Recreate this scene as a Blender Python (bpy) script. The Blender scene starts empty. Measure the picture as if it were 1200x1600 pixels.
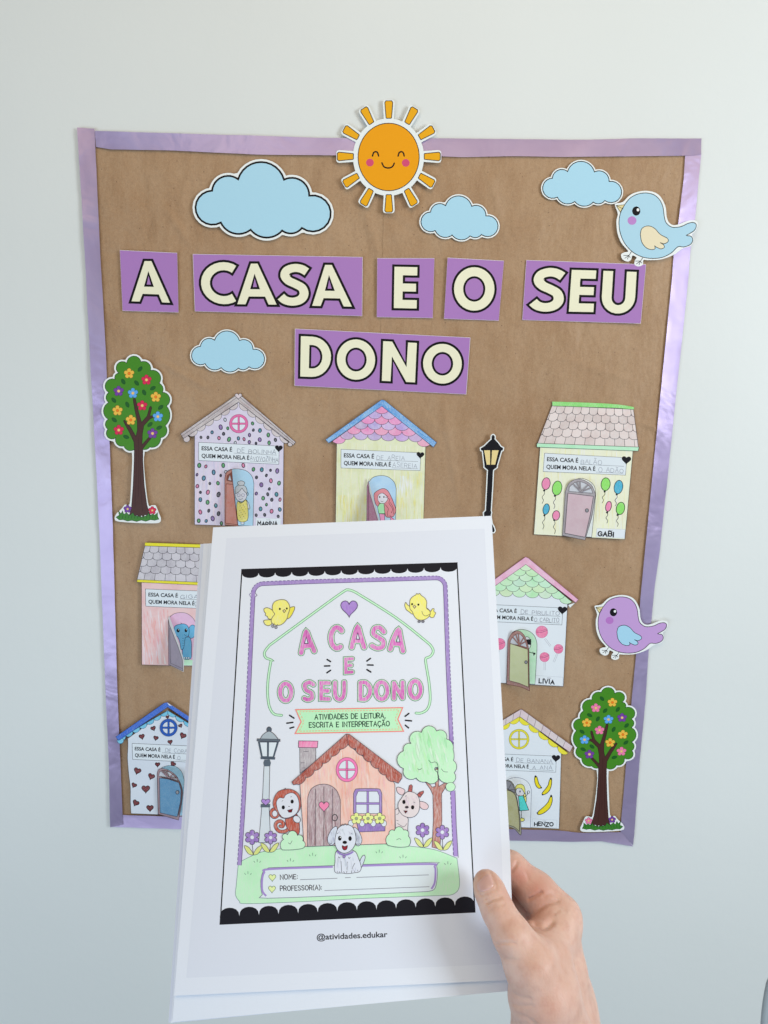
import bpy, math, random
import numpy as np
from mathutils import Vector, Matrix
from mathutils.geometry import tessellate_polygon
random.seed(7)
PI = math.pi
SC = bpy.context.scene
COL = SC.collection

# ------------------------------------------------------------------ camera, world, lamps, exposure
ZB = 1.30                                   # height of the board's middle above the floor
FPX = 1155.0                                # focal length in photo pixels (1200 x 1600)
YAW, PITCH, ROLL = -0.02523453, 0.17901834, 0.02551738
CAM = Vector((0.04291998, -1.28531081, 0.2371948 + ZB))
_cy, _sy, _cp, _sp = math.cos(YAW), math.sin(YAW), math.cos(PITCH), math.sin(PITCH)
FW = Vector((_sy * _cp, _cy * _cp, -_sp))
_r0 = Vector((_cy, -_sy, 0)); _u0 = _r0.cross(FW)
RT = _r0 * math.cos(ROLL) + _u0 * math.sin(ROLL)
UP = -_r0 * math.sin(ROLL) + _u0 * math.cos(ROLL)
cd = bpy.data.cameras.new('camera'); cam = bpy.data.objects.new('camera', cd); COL.objects.link(cam)
cd.sensor_fit = 'VERTICAL'; cd.sensor_height = 24.0; cd.lens = 24.0 * FPX / 1600.0
cd.clip_start = 0.02; cd.clip_end = 50
cam.matrix_world = Matrix((( RT.x, UP.x, -FW.x, CAM.x), (RT.y, UP.y, -FW.y, CAM.y), (RT.z, UP.z, -FW.z, CAM.z), (0, 0, 0, 1)))
SC.camera = cam

w = bpy.data.worlds.new('World'); SC.world = w; w.use_nodes = True
nt = w.node_tree; bg = nt.nodes['Background']
tc = nt.nodes.new('ShaderNodeTexCoord'); sx = nt.nodes.new('ShaderNodeSeparateXYZ'); rmp = nt.nodes.new('ShaderNodeValToRGB')
mr = nt.nodes.new('ShaderNodeMapRange'); mr.inputs[1].default_value = -1; mr.inputs[2].default_value = 1
nt.links.new(tc.outputs['Generated'], sx.inputs[0]); nt.links.new(sx.outputs['Z'], mr.inputs[0]); nt.links.new(mr.outputs[0], rmp.inputs[0])
rmp.color_ramp.elements[0].color = (0.60, 0.83, 1.0, 1); rmp.color_ramp.elements[0].position = 0.25
rmp.color_ramp.elements[1].color = (1.0, 0.97, 0.86, 1); rmp.color_ramp.elements[1].position = 0.8
nt.links.new(rmp.outputs[0], bg.inputs[0]); bg.inputs[1].default_value = 0.25

def area(name, loc, target, size, sy, power, col):
    l = bpy.data.lights.new(name, 'AREA'); l.shape = 'RECTANGLE'; l.size = size; l.size_y = sy; l.energy = power; l.color = col
    o = bpy.data.objects.new(name, l); COL.objects.link(o); o.location = loc
    o.rotation_euler = (Vector(target) - Vector(loc)).to_track_quat('-Z', 'Y').to_euler(); return o
area('window_light', (2.15, -1.75, ZB + 0.50), (0.05, 0, ZB), 0.8, 1.1, 46, (0.86, 0.945, 1.0))
area('ceiling_bounce_fill', (0.1, -1.5, ZB + 1.35), (0.0, 0, ZB + 0.25), 1.8, 1.0, 12, (1.0, 0.78, 0.50))  # added warm fill standing in for ceiling bounce, warms the upper wall
area('room_fill', (-1.2, -2.2, ZB - 0.65), (-.2, 0, ZB - .3), 2.0, 1.3, 25, (0.72, 0.86, 1.0))  # added cool fill from the lower left, brightens the wall's left side
SC.view_settings.view_transform = 'Standard'; SC.view_settings.look = 'None'; SC.view_settings.exposure = 0.0; SC.view_settings.gamma = 1

# ------------------------------------------------------------------ materials
GAIN = 0.86
def lin(v):
    v = v / 255.0
    return v / 12.92 if v <= 0.04045 else ((v + 0.055) / 1.055) ** 2.4
def alb(c): return tuple(min(0.88, lin(x) / GAIN) for x in c[:3])
class N:
    def __init__(s, name):
        s.m = bpy.data.materials.new(name); s.m.use_nodes = True; s.t = s.m.node_tree; s.b = s.t.nodes['Principled BSDF']
    def n(s, typ, **kw):
        x = s.t.nodes.new(typ)
        for k, v in kw.items(): setattr(x, k, v)
        return x
    def l(s, a, b): s.t.links.new(a, b)
    def pos(s, scale=(1, 1, 1), rot=(0, 0, 0)):
        g = s.n('ShaderNodeNewGeometry'); m = s.n('ShaderNodeMapping'); m.inputs['Scale'].default_value = scale; m.inputs['Rotation'].default_value = rot
        s.l(g.outputs['Position'], m.inputs['Vector']); return m.outputs[0]
    def noise(s, scale, detail=3, vec=None, rough=0.55, dist=0.0):
        x = s.n('ShaderNodeTexNoise'); x.inputs['Scale'].default_value = scale; x.inputs['Detail'].default_value = detail
        x.inputs['Roughness'].default_value = rough; x.inputs['Distortion'].default_value = dist
        s.l(vec if vec is not None else s.pos(), x.inputs['Vector']); return x.outputs[0]
    def ramp(s, v, a, b, lo=0.0, hi=1.0):
        x = s.n('ShaderNodeMapRange'); x.inputs[1].default_value = a; x.inputs[2].default_value = b; x.inputs[3].default_value = lo; x.inputs[4].default_value = hi
        s.l(v, x.inputs[0]); return x.outputs[0]
    def mix(s, f, a, b, mode='MIX'):
        x = s.n('ShaderNodeMix', data_type='RGBA', blend_type=mode)
        for i, v in ((0, f), (6, a), (7, b)):
            if isinstance(v, (int, float)): x.inputs[i].default_value = v
            elif isinstance(v, tuple): x.inputs[i].default_value = (*v[:3], 1)
            else: s.l(v, x.inputs[i])
        return x.outputs[2]
    def math(s, op, a, b):
        x = s.n('ShaderNodeMath', operation=op)
        for i, v in ((0, a), (1, b)):
            if isinstance(v, (int, float)): x.inputs[i].default_value = v
            else: s.l(v, x.inputs[i])
        return x.outputs[0]
    def bump(s, h, st, dist=0.001, nrm=None):
        x = s.n('ShaderNodeBump'); x.inputs['Strength'].default_value = st; x.inputs['Distance'].default_value = dist
        s.l(h, x.inputs['Height'])
        if nrm is not None: s.l(nrm, x.inputs['Normal'])
        return x.outputs[0]
    def fin(s, col, rough=0.6, nrm=None, spec=0.5):
        if isinstance(col, tuple): s.b.inputs['Base Color'].default_value = (*col[:3], 1)
        else: s.l(col, s.b.inputs['Base Color'])
        s.b.inputs['Roughness'].default_value = rough; s.b.inputs['Specular IOR Level'].default_value = spec
        if nrm is not None: s.l(nrm, s.b.inputs['Normal'])
        return s.m

def mk_print(name, rough, bumpst):
    m = N(name); a = m.n('ShaderNodeAttribute', attribute_name='Col'); a.attribute_type = 'GEOMETRY'
    st = m.noise(1.0, 3, m.pos((1500, 200, 330), (0, 0.28, 0)), 0.65)
    st2 = m.noise(55, 3)
    amt = m.math('MULTIPLY', m.math('MULTIPLY', m.ramp(st, 0.42, 0.70), 0.78), a.outputs['Alpha'])
    c1 = m.mix(amt, a.outputs['Color'], (0.78, 0.79, 0.80))
    amt2 = m.math('MULTIPLY', m.math('MULTIPLY', m.ramp(st2, 0.45, 0.7), 0.55), a.outputs['Alpha'])
    c2 = m.mix(amt2, c1, m.mix(1.0, c1, a.outputs['Color'], 'MULTIPLY'))
    fine = m.noise(2600, 2)
    c3 = m.mix(0.05, c2, m.mix(1.0, c2, fine, 'MULTIPLY'))
    return m.fin(c3, rough, m.bump(m.noise(160, 3), bumpst, 0.0006), 0.18)
M_PRINT = mk_print('printed_paper', 0.62, 0.10)
M_CARD = mk_print('glossy_card', 0.40, 0.16)

def mk_wall():
    m = N('wall_paint'); n1 = m.noise(1.6, 2); n2 = m.noise(420, 3); n3 = m.noise(38, 3)
    c = m.mix(m.ramp(n1, 0.35, 0.65), (0.705, 0.730, 0.724), (0.73, 0.755, 0.75))
    nb = m.bump(n2, 0.10, 0.0006, m.bump(n3, 0.22, 0.002))
    return m.fin(c, 0.55, nb, 0.3)
def mk_kraft():
    m = N('kraft_paper')
    big = m.noise(3.2, 3, None, 0.6); mid = m.noise(20, 4, m.pos((1.5, 1, 0.6)), 0.6); fib = m.noise(1.0, 4, m.pos((800, 300, 600)), 0.7); fib2 = m.noise(650, 3); sp_ = m.noise(190, 3, None, 0.7)
    base = m.mix(m.ramp(big, 0.35, 0.65), (0.36, 0.212, 0.112), (0.425, 0.270, 0.155))
    base = m.mix(m.ramp(mid, 0.42, 0.68, 0, 0.45), base, (0.44, 0.295, 0.185))
    base = m.mix(m.ramp(mid, 0.50, 0.30, 0, 0.30), base, (0.27, 0.150, 0.078))
    base = m.mix(m.ramp(sp_, 0.45, 0.75, 0, 0.33), base, (0.25, 0.145, 0.078))
    base = m.mix(m.ramp(fib, 0.45, 0.75, 0, 0.42), base, (0.56, 0.40, 0.27))
    base = m.mix(m.ramp(fib2, 0.55, 0.8, 0, 0.45), base, (0.20, 0.115, 0.062))
    v = m.n('ShaderNodeTexVoronoi', feature='F1'); v.inputs['Scale'].default_value = 75; m.l(m.pos(), v.inputs['Vector'])
    sel = m.noise(60, 1)
    fl = m.math('MULTIPLY', m.math('LESS_THAN', v.outputs['Distance'], 0.075), m.math('GREATER_THAN', sel, 0.52))
    base = m.mix(m.math('MULTIPLY', fl, 0.6), base, (0.10, 0.055, 0.035))
    cr = m.noise(10, 4, m.pos((1.3, 1, 0.7)), 0.55, 0.25); cr2 = m.noise(34, 3, m.pos((1.2, 1, 0.9)), 0.55, 0.2)
    nb = m.bump(cr, 0.6, 0.013, m.bump(cr2, 0.36, 0.0036, m.bump(sp_, 0.25, 0.0006)))
    return m.fin(base, 0.55, nb, 0.30)
def mk_satin():
    m = N('satin_ribbon')
    n1 = m.noise(12, 3, None, 0.55, 0.5); n0 = m.noise(40, 2); n2 = m.noise(1200, 2)
    c = m.mix(m.ramp(n1, 0.3, 0.7), (0.45, 0.355, 0.57), (0.53, 0.43, 0.65))
    nb = m.bump(n1, 0.5, 0.006, m.bump(n0, 0.16, 0.0012, m.bump(n2, 0.06, 0.0002)))
    mt = m.fin(c, 0.42, nb, 0.6)
    m.b.inputs['Metallic'].default_value = 0.60; m.b.inputs['Anisotropic'].default_value = 0.85; m.b.inputs['Anisotropic Rotation'].default_value = 0.25
    tg = m.n('ShaderNodeTangent', direction_type='UV_MAP'); tg.uv_map = 'UVMap'
    m.l(tg.outputs[0], m.b.inputs['Tangent'])
    return mt
def mk_skin():
    m = N('skin')
    a = m.n('ShaderNodeAttribute', attribute_name='Red'); a.attribute_type = 'GEOMETRY'
    n1 = m.noise(45, 4); n2 = m.noise(160, 3); n3 = m.noise(900, 2)
    c = m.mix(m.ramp(n1, 0.35, 0.7), (0.62, 0.385, 0.305), (0.70, 0.475, 0.395))
    c = m.mix(m.ramp(n2, 0.45, 0.75, 0, 0.35), c, (0.50, 0.235, 0.175))
    c = m.mix(m.math('MULTIPLY', a.outputs['Fac'], 0.75), c, (0.52, 0.20, 0.15))
    v = m.n('ShaderNodeTexVoronoi', feature='DISTANCE_TO_EDGE'); v.inputs['Scale'].default_value = 420; m.l(m.pos((1, 1, 0.6)), v.inputs['Vector'])
    nb = m.bump(m.ramp(v.outputs['Distance'], 0, 0.25), 0.18, 0.0003, m.bump(n2, 0.22, 0.001, m.bump(n3, 0.2, 0.0002)))
    mt = m.fin(c, 0.50, nb, 0.4)
    m.b.inputs['Subsurface Weight'].default_value = 0.18; m.b.inputs['Subsurface Radius'].default_value = (1.0, 0.35, 0.2); m.b.inputs['Subsurface Scale'].default_value = 0.005
    return mt
def mk_nail():
    m = N('fingernail'); n1 = m.noise(120, 2)
    return m.fin(m.mix(n1, (0.60, 0.36, 0.33), (0.66, 0.42, 0.38)), 0.28, None, 0.5)
def mk_plastic():
    m = N('grey_plastic'); n1 = m.noise(30, 2)
    return m.fin(m.mix(n1, (0.26, 0.30, 0.33), (0.31, 0.36, 0.40)), 0.45, m.bump(m.noise(300, 2), 0.1, 0.0005))
M_WALL, M_KRAFT, M_SATIN, M_SKIN, M_NAIL, M_PLASTIC = mk_wall(), mk_kraft(), mk_satin(), mk_skin(), mk_nail(), mk_plastic()

# ------------------------------------------------------------------ where a traced pixel lies in the room
def ray(px, py): return FW + RT * ((px - 600) / FPX) + UP * ((800 - py) / FPX)
def on_wall(px, py, off):
    r = ray(px, py); t = (-off - CAM.y) / r.y
    return CAM + r * t
def at_depth(px, py, d): return CAM + ray(px, py) * d
def wall_surf(off=0.003, slope=(0, 0), c=(600, 800), bow=0.0, half=80.0, extra=None):
    def f(px, py, h):
        o = off + slope[0] * (px - c[0]) + slope[1] * (py - c[1])
        if bow: o += bow * ((px - c[0]) / half) ** 2
        if extra: o += extra(px, py)
        return on_wall(px, py, o + h)
    return f

# ------------------------------------------------------------------ 2-D drawing helpers (shapes traced in enlargements of the photo)
def sp(pts, closed=False, n=6):
    out = []; L = len(pts)
    rng = range(L if closed else L - 1)
    for i in rng:
        p0 = pts[(i - 1) % L] if closed or i > 0 else pts[i]; p1 = pts[i]; p2 = pts[(i + 1) % L]
        p3 = pts[(i + 2) % L] if closed or i + 2 < L else p2
        for k in range(n):
            t = k / n; a = []
            for j in (0, 1):
                a.append(0.5 * (2 * p1[j] + (p2[j] - p0[j]) * t + (2 * p0[j] - 5 * p1[j] + 4 * p2[j] - p3[j]) * t * t + (-p0[j] + 3 * p1[j] - 3 * p2[j] + p3[j]) * t ** 3))
            out.append(tuple(a))
    if not closed: out.append(tuple(pts[-1]))
    return out
def ell(cx, cy, rx, ry=None, rot=0, n=24, a0=0, a1=360):
    ry = rx if ry is None else ry; r = math.radians(rot); o = []
    full = abs(a1 - a0) >= 360; m = n if full else n + 1
    for i in range(m):
        a = math.radians(a0 + (a1 - a0) * i / n); x = rx * math.cos(a); y = ry * math.sin(a)
        o.append((cx + x * math.cos(r) - y * math.sin(r), cy + x * math.sin(r) + y * math.cos(r)))
    return o
def arc3(a, m, b, n=10):
    ax, ay = a; bx, by = m; cx, cy = b
    d = 2 * (ax * (by - cy) + bx * (cy - ay) + cx * (ay - by))
    if abs(d) < 1e-6: return [a, m]
    ux = ((ax * ax + ay * ay) * (by - cy) + (bx * bx + by * by) * (cy - ay) + (cx * cx + cy * cy) * (ay - by)) / d
    uy = ((ax * ax + ay * ay) * (cx - bx) + (bx * bx + by * by) * (ax - cx) + (cx * cx + cy * cy) * (bx - ax)) / d
    r = math.hypot(ax - ux, ay - uy); t0 = math.atan2(ay - uy, ax - ux); tm = math.atan2(by - uy, bx - ux); t1 = math.atan2(cy - uy, cx - ux)
    d1 = (t1 - t0) % (2 * PI); dm = (tm - t0) % (2 * PI)
    if dm > d1: d1 -= 2 * PI
    return [(ux + r * math.cos(t0 + d1 * k / n), uy + r * math.sin(t0 + d1 * k / n)) for k in range(n)]
def lobes(seq, n=9):
    out = []; L = len(seq)
    for i in range(L): out += arc3(seq[i][0], seq[i][1], seq[(i + 1) % L][0], n)
    return out
def clean(p):
    o = []
    for q in p:
        if not o or math.hypot(q[0] - o[-1][0], q[1] - o[-1][1]) > 1e-4: o.append(q)
    if len(o) > 2 and math.hypot(o[0][0] - o[-1][0], o[0][1] - o[-1][1]) < 1e-4: o.pop()
    return o
def area2(p): return sum(p[i][0] * p[(i + 1) % len(p)][1] - p[(i + 1) % len(p)][0] * p[i][1] for i in range(len(p)))
def dense(p, step):
    o = []
    for i in range(len(p)):
        a, b = p[i], p[(i + 1) % len(p)]; d = math.hypot(b[0] - a[0], b[1] - a[1]); k = max(1, int(d / step))
        o += [(a[0] + (b[0] - a[0]) * j / k, a[1] + (b[1] - a[1]) * j / k) for j in range(k)]
    return o
def grow(poly, r, step=None):
    poly = clean(poly); s = 1 if area2(poly) > 0 else -1
    P = np.array(dense(poly, step or r * 0.6)); L = len(P); cand = []
    for i in range(L):
        a, b, c = P[i - 1], P[i], P[(i + 1) % L]
        n1 = np.array([(b - a)[1], -(b - a)[0]]) * s; n2 = np.array([(c - b)[1], -(c - b)[0]]) * s
        n1 = n1 / (np.hypot(*n1) + 1e-9); n2 = n2 / (np.hypot(*n2) + 1e-9)
        cr = (n1[0] * n2[1] - n1[1] * n2[0]) * s
        if cr > 0.3:
            for t in (0, .33, .67, 1):
                v = n1 * (1 - t) + n2 * t; cand.append(b + v / (np.hypot(*v) + 1e-9) * r)
        else:
            v = n1 + n2; cand.append(b + v / (np.hypot(*v) + 1e-9) * r)
    cand = np.array(cand); D = np.sqrt(((cand[:, None, :] - P[None]) ** 2).sum(2)).min(1)
    q = cand[D > r * 0.965]
    return clean([tuple(x) for x in q])
def offs(p, w, closed):
    L = len(p); a = []; b = []
    for i in range(L):
        if closed or 0 < i < L - 1:
            u = p[i - 1]; v = p[i]; t = p[(i + 1) % L]
            d1 = (v[0] - u[0], v[1] - u[1]); d2 = (t[0] - v[0], t[1] - v[1])
        elif i == 0: d1 = d2 = (p[1][0] - p[0][0], p[1][1] - p[0][1])
        else: d1 = d2 = (p[i][0] - p[i - 1][0], p[i][1] - p[i - 1][1])
        l1 = math.hypot(*d1) or 1e-9; l2 = math.hypot(*d2) or 1e-9
        n1 = (-d1[1] / l1, d1[0] / l1); n2 = (-d2[1] / l2, d2[0] / l2)
        m = (n1[0] + n2[0], n1[1] + n2[1]); lm = math.hypot(*m)
        if lm < 0.35: m = n2; k = 1.0
        else: m = (m[0] / lm, m[1] / lm); k = min(2.2, 2.0 / lm)
        a.append((p[i][0] + m[0] * w * k / 2, p[i][1] + m[1] * w * k / 2)); b.append((p[i][0] - m[0] * w * k / 2, p[i][1] - m[1] * w * k / 2))
    return a, b
def clip(poly, conv):
    s = 1 if area2(conv) > 0 else -1; out = list(poly)
    for i in range(len(conv)):
        a, b = conv[i], conv[(i + 1) % len(conv)]; src = out; out = []
        f = lambda q: s * ((b[0] - a[0]) * (q[1] - a[1]) - (b[1] - a[1]) * (q[0] - a[0]))
        for j in range(len(src)):
            p, q = src[j - 1], src[j]; fp, fq = f(p), f(q)
            if (fp >= 0) != (fq >= 0):
                t = fp / (fp - fq); out.append((p[0] + (q[0] - p[0]) * t, p[1] + (q[1] - p[1]) * t))
            if fq >= 0: out.append(q)
        if not out: return []
    return clean(out)
def quadmap(q):
    tl, tr, br, bl = q
    return lambda u, v: tuple((tl[j] * (1 - u) + tr[j] * u) * (1 - v) + (bl[j] * (1 - u) + br[j] * u) * v for j in (0, 1))
def heart_pts(cx, cy, w, h, rot=0):
    o = []; r = math.radians(rot)
    for i in range(28):
        t = 2 * PI * i / 28; x = 16 * math.sin(t) ** 3 / 32 * w; y = -(13 * math.cos(t) - 5 * math.cos(2 * t) - 2 * math.cos(3 * t) - math.cos(4 * t)) / 29 * h
        o.append((cx + x * math.cos(r) - y * math.sin(r), cy + x * math.sin(r) + y * math.cos(r)))
    return o

GL = {  # a single-stroke alphabet for handwriting, unit height, y up
 'A': (.7, [[(0,0),(.35,1),(.7,0)], [(.13,.36),(.57,.36)]]), 'B': (.6, [[(0,0),(0,1),(.38,1),(.55,.88),(.55,.66),(.4,.54),(0,.54)], [(.4,.54),(.62,.4),(.62,.14),(.42,0),(0,0)]]),
 'C': (.66, [[(.65,.84),(.45,1),(.22,.97),(.04,.74),(0,.5),(.04,.26),(.22,.03),(.45,0),(.66,.16)]]), 'D': (.66, [[(0,0),(0,1),(.3,1),(.56,.84),(.66,.5),(.56,.16),(.3,0),(0,0)]]),
 'E': (.52, [[(.52,1),(0,1),(0,0),(.52,0)], [(0,.52),(.44,.52)]]), 'G': (.68, [[(.65,.84),(.42,1),(.2,.95),(.03,.7),(0,.45),(.06,.18),(.26,0),(.5,.02),(.68,.2),(.68,.46),(.4,.46)]]),
 'H': (.62, [[(0,0),(0,1)], [(.62,0),(.62,1)], [(0,.52),(.62,.52)]]), 'I': (.12, [[(.06,0),(.06,1)]]), 'L': (.5, [[(0,1),(0,0),(.5,0)]]),
 'M': (.78, [[(0,0),(.06,1),(.39,.35),(.72,1),(.78,0)]]), 'N': (.64, [[(0,0),(0,1),(.64,0),(.64,1)]]), 'O': (.74, [[(.37,1),(.12,.88),(0,.5),(.12,.12),(.37,0),(.62,.12),(.74,.5),(.62,.88),(.37,1)]]),
 'P': (.56, [[(0,0),(0,1),(.36,1),(.56,.85),(.56,.6),(.36,.46),(0,.46)]]), 'R': (.6, [[(0,0),(0,1),(.36,1),(.56,.85),(.56,.62),(.36,.48),(0,.48)], [(.3,.48),(.6,0)]]),
 'S': (.58, [[(.55,.85),(.38,1),(.16,.97),(.03,.8),(.1,.6),(.45,.44),(.56,.25),(.46,.05),(.24,0),(0,.14)]]), 'T': (.62, [[(0,1),(.62,1)], [(.31,1),(.31,0)]]),
 'U': (.62, [[(0,1),(0,.3),(.1,.06),(.31,0),(.52,.06),(.62,.3),(.62,1)]]), 'V': (.64, [[(0,1),(.32,0),(.64,1)]]), 'Z': (.58, [[(0,1),(.58,1),(0,0),(.58,0)]]), 'F': (.5, [[(.5,1),(0,1),(0,0)], [(0,.52),(.42,.52)]]),
 ' ': (.35, []), '.': (.1, [[(.03,0),(.07,.06)]]), ',': (.12, [[(.08,.08),(.0,-.15)]]), ':': (.1, [[(.03,.1),(.06,.18)], [(.03,.6),(.06,.68)]]), '(': (.22, [[(.22,1.08),(.04,.75),(0,.45),(.04,.15),(.22,-.1)]]), ')': (.22, [[(0,1.08),(.18,.75),(.22,.45),(.18,.15),(0,-.1)]]),
}
def _acc(base, extra): return (GL[base][0], GL[base][1] + extra)
GL['Ç'] = _acc('C', [[(.36,0),(.42,-.14),(.3,-.26)]]); GL['Ã'] = _acc('A', [[(.12,1.18),(.25,1.28),(.42,1.18),(.58,1.27)]]); GL['Í'] = _acc('I', [[(.02,1.12),(.2,1.32)]]); GL['É'] = _acc('E', [[(.2,1.12),(.4,1.32)]])

_fontcache = {}
def font_mesh(txt, bold):
    k = (txt, bold)
    if k in _fontcache: return _fontcache[k]
    cu = bpy.data.curves.new('tmp', 'FONT'); cu.body = txt; cu.resolution_u = 6; cu.offset = bold
    o = bpy.data.objects.new('tmp', cu); COL.objects.link(o); bpy.context.view_layer.update()
    me = bpy.data.meshes.new_from_object(o.evaluated_get(bpy.context.evaluated_depsgraph_get()))
    me.calc_loop_triangles()
    v = [(p.co.x, p.co.y) for p in me.vertices]; t = [tuple(x.vertices) for x in me.loop_triangles]
    bpy.data.objects.remove(o); bpy.data.curves.remove(cu); bpy.data.meshes.remove(me)
    _fontcache[k] = (v, t); return v, t

def refine(V, T, L):
    V = list(V); L2 = L * L
    for it in range(9):
        mid = {}; out = []; ch = False
        def ln(a, b): return (V[a][0] - V[b][0]) ** 2 + (V[a][1] - V[b][1]) ** 2
        def gm(a, b):
            k = (a, b) if a < b else (b, a)
            if k not in mid: V.append(((V[a][0] + V[b][0]) / 2, (V[a][1] + V[b][1]) / 2)); mid[k] = len(V) - 1
            return mid[k]
        for (a, b, c) in T:
            e = [ln(a, b) > L2, ln(b, c) > L2, ln(c, a) > L2]; k = sum(e)
            if k == 0: out.append((a, b, c)); continue
            ch = True
            if k == 3:
                x, y, z = gm(a, b), gm(b, c), gm(c, a); out += [(a, x, z), (x, b, y), (z, y, c), (x, y, z)]
            else:
                while not (e[0] and (k == 1 or e[1])): a, b, c = b, c, a; e = e[1:] + e[:1]
                if k == 1: x = gm(a, b); out += [(a, x, c), (x, b, c)]
                else:
                    x, y = gm(a, b), gm(b, c); out += [(x, b, y), (a, x, y), (a, y, c)]
        T = out
        if not ch: break
    return V, T

class Page:
    """One thing made of printed or cut paper. Parts are meshes under an Empty; each shape lies a hair above what it overlaps."""
    def __init__(s, name, label, cat, base, surf, group=None, L=40, eps=1.6e-5, mat=None):
        s.surf = surf; s.L = L; s.eps = eps; s.fr = (0, 0, 1); s.parts = []; s.boxes = {}; s.mat = mat or M_PRINT
        s.root = bpy.data.objects.new(name, None); COL.objects.link(s.root); s.root.empty_display_size = 0.02
        s.base = surf(base[0], base[1], 0); s.root.location = s.base
        s.root['label'] = label; s.root['category'] = cat
        if group: s.root['group'] = group
        s.cur = None
    def frame(s, ox, oy, k, ky=None): s.fr = (ox, oy, k); return s
    def X(s, p): return (s.fr[0] + p[0] / s.fr[2], s.fr[1] + p[1] / s.fr[2])
    def part(s, name, parent=None, label=None, surf=None, mat=None, L=None, smooth=False):
        s.cur = dict(name=name, parent=parent, label=label, surf=surf or s.surf, mat=mat or s.mat, V=[], T=[], C=[], H=[], L=L or s.L, smooth=smooth)
        s.parts.append(s.cur); return s.cur
    def _lvl(s, P):
        bx = (min(p[0] for p in P), min(p[1] for p in P), max(p[0] for p in P), max(p[1] for p in P))
        lst = s.boxes.setdefault(id(s.cur['surf']), []); l = 0
        for (b, k) in lst:
            if k >= l and b[0] < bx[2] and bx[0] < b[2] and b[1] < bx[3] and bx[1] < b[3]: l = k + 1
        lst.append((bx, l)); return l
    def _add(s, V, T, col, pen, h=None, raw=False):
        P = V if raw else [s.X(p) for p in V]
        if not P or not T: return
        l = s._lvl(P) if h is None else h
        P, T = refine(P, T, s.cur['L'])
        o = len(s.cur['V']); s.cur['V'] += [(p[0], p[1], l * s.eps) for p in P]
        for t in T:
            a, b, c = (P[i] for i in t)
            if (b[0] - a[0]) * (c[1] - a[1]) - (b[1] - a[1]) * (c[0] - a[0]) > 0: t = (t[0], t[2], t[1])
            s.cur['T'].append(tuple(i + o for i in t)); s.cur['C'].append((*alb(col), pen))
        return l
    def fill(s, pts, col, pen=0.0, holes=()):
        pts = clean(pts)
        if len(pts) < 3: return
        hs = [clean(h) for h in holes]; rings = [[Vector((x, y, 0)) for x, y in r] for r in [pts] + hs]
        T = tessellate_polygon(rings); V = [(v.x, v.y) for r in rings for v in r]
        return s._add(V, T, col, pen)
    def stroke(s, pts, w, col, closed=False, cap=None, pen=0.0):
        pts = clean(pts) if closed else [p for i, p in enumerate(pts) if i == 0 or math.hypot(p[0] - pts[i - 1][0], p[1] - pts[i - 1][1]) > 1e-3]
        if len(pts) < 2: return
        a, b = offs(pts, w, closed); n = len(pts); V = a + b; T = []
        for i in range(n if closed else n - 1):
            j = (i + 1) % n; T += [(i, j, n + j), (i, n + j, n + i)]
        if cap == 'round' and not closed:
            for (c, q, sgn) in ((pts[0], a[0], 1), (pts[-1], a[-1], -1)):
                a0 = math.atan2(q[1] - c[1], q[0] - c[0]); k0 = len(V); V.append(c)
                for k in range(9):
                    t = a0 + sgn * PI * k / 8; V.append((c[0] + w / 2 * math.cos(t), c[1] + w / 2 * math.sin(t)))
                T += [(k0, k0 + 1 + k, k0 + 2 + k) for k in range(8)]
        return s._add(V, T, col, pen)
    def fs(s, pts, col, w=1.5, lc=(40, 38, 45), pen=0.0, holes=()):
        s.fill(pts, col, pen, holes); s.stroke(pts, w, lc, True)
        for h in holes: s.stroke(h, w, lc, True)
    def slab(s, pts, col, t=0.0003, pen=0.0, back=False):
        pts = clean(pts); l = s.fill(pts, col, pen) or 0
        D = dense([s.X(p) for p in pts], s.cur['L']); o = len(s.cur['V']); n = len(D)
        s.cur['V'] += [(p[0], p[1], l * s.eps) for p in D] + [(p[0], p[1], l * s.eps - t) for p in D]
        for i in range(n):
            j = (i + 1) % n; s.cur['T'] += [(o + i, o + j, o + n + j), (o + i, o + n + j, o + n + i)]; s.cur['C'] += [(*alb(col), 0)] * 2
        if back:
            rings = [[Vector((x, y, 0)) for x, y in pts]]; T = tessellate_polygon(rings); o = len(s.cur['V'])
            P, T = refine([s.X(p) for p in pts], T, s.cur['L'])
            s.cur['V'] += [(p[0], p[1], l * s.eps - t) for p in P]
            for q in T: s.cur['T'].append(tuple(i + o for i in q)); s.cur['C'].append((*alb((225, 230, 235)), 0))
    def text(s, txt, p0, p1, h, col, bold=0.02, up=None):
        v, t = font_mesh(txt, bold)
        x0 = min(p[0] for p in v); x1 = max(p[0] for p in v); capv, _ = font_mesh('E', bold); ch = max(p[1] for p in capv)
        ux, uy = p1[0] - p0[0], p1[1] - p0[1]; L = math.hypot(ux, uy)
        n = up or (uy / L, -ux / L)
        V = [(p0[0] + ux * (a - x0) / (x1 - x0) + n[0] * h * b / ch, p0[1] + uy * (a - x0) / (x1 - x0) + n[1] * h * b / ch) for a, b in v]
        s._add(V, t, col, 0)
    def hand(s, txt, p0, p1, h, w, col, jit=0.03, cap=None):
        adv = [GL[c][0] + .24 for c in txt]; tot = sum(adv) - .24; ux, uy = p1[0] - p0[0], p1[1] - p0[1]; L = math.hypot(ux, uy); n = (uy / L, -ux / L)
        x = 0
        for c, ad in zip(txt, adv):
            dy = random.uniform(-jit, jit); sc = 1 + random.uniform(-jit, jit)
            for st in GL[c][1]:
                q = [(p0[0] + ux * (x + a) / tot + n[0] * h * (b * sc + dy), p0[1] + uy * (x + a) / tot + n[1] * h * (b * sc + dy)) for a, b in st]
                if len(q) > 5: q = sp(q, n=3)
                s.stroke(q, w, col, cap=cap)
            x += ad
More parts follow.
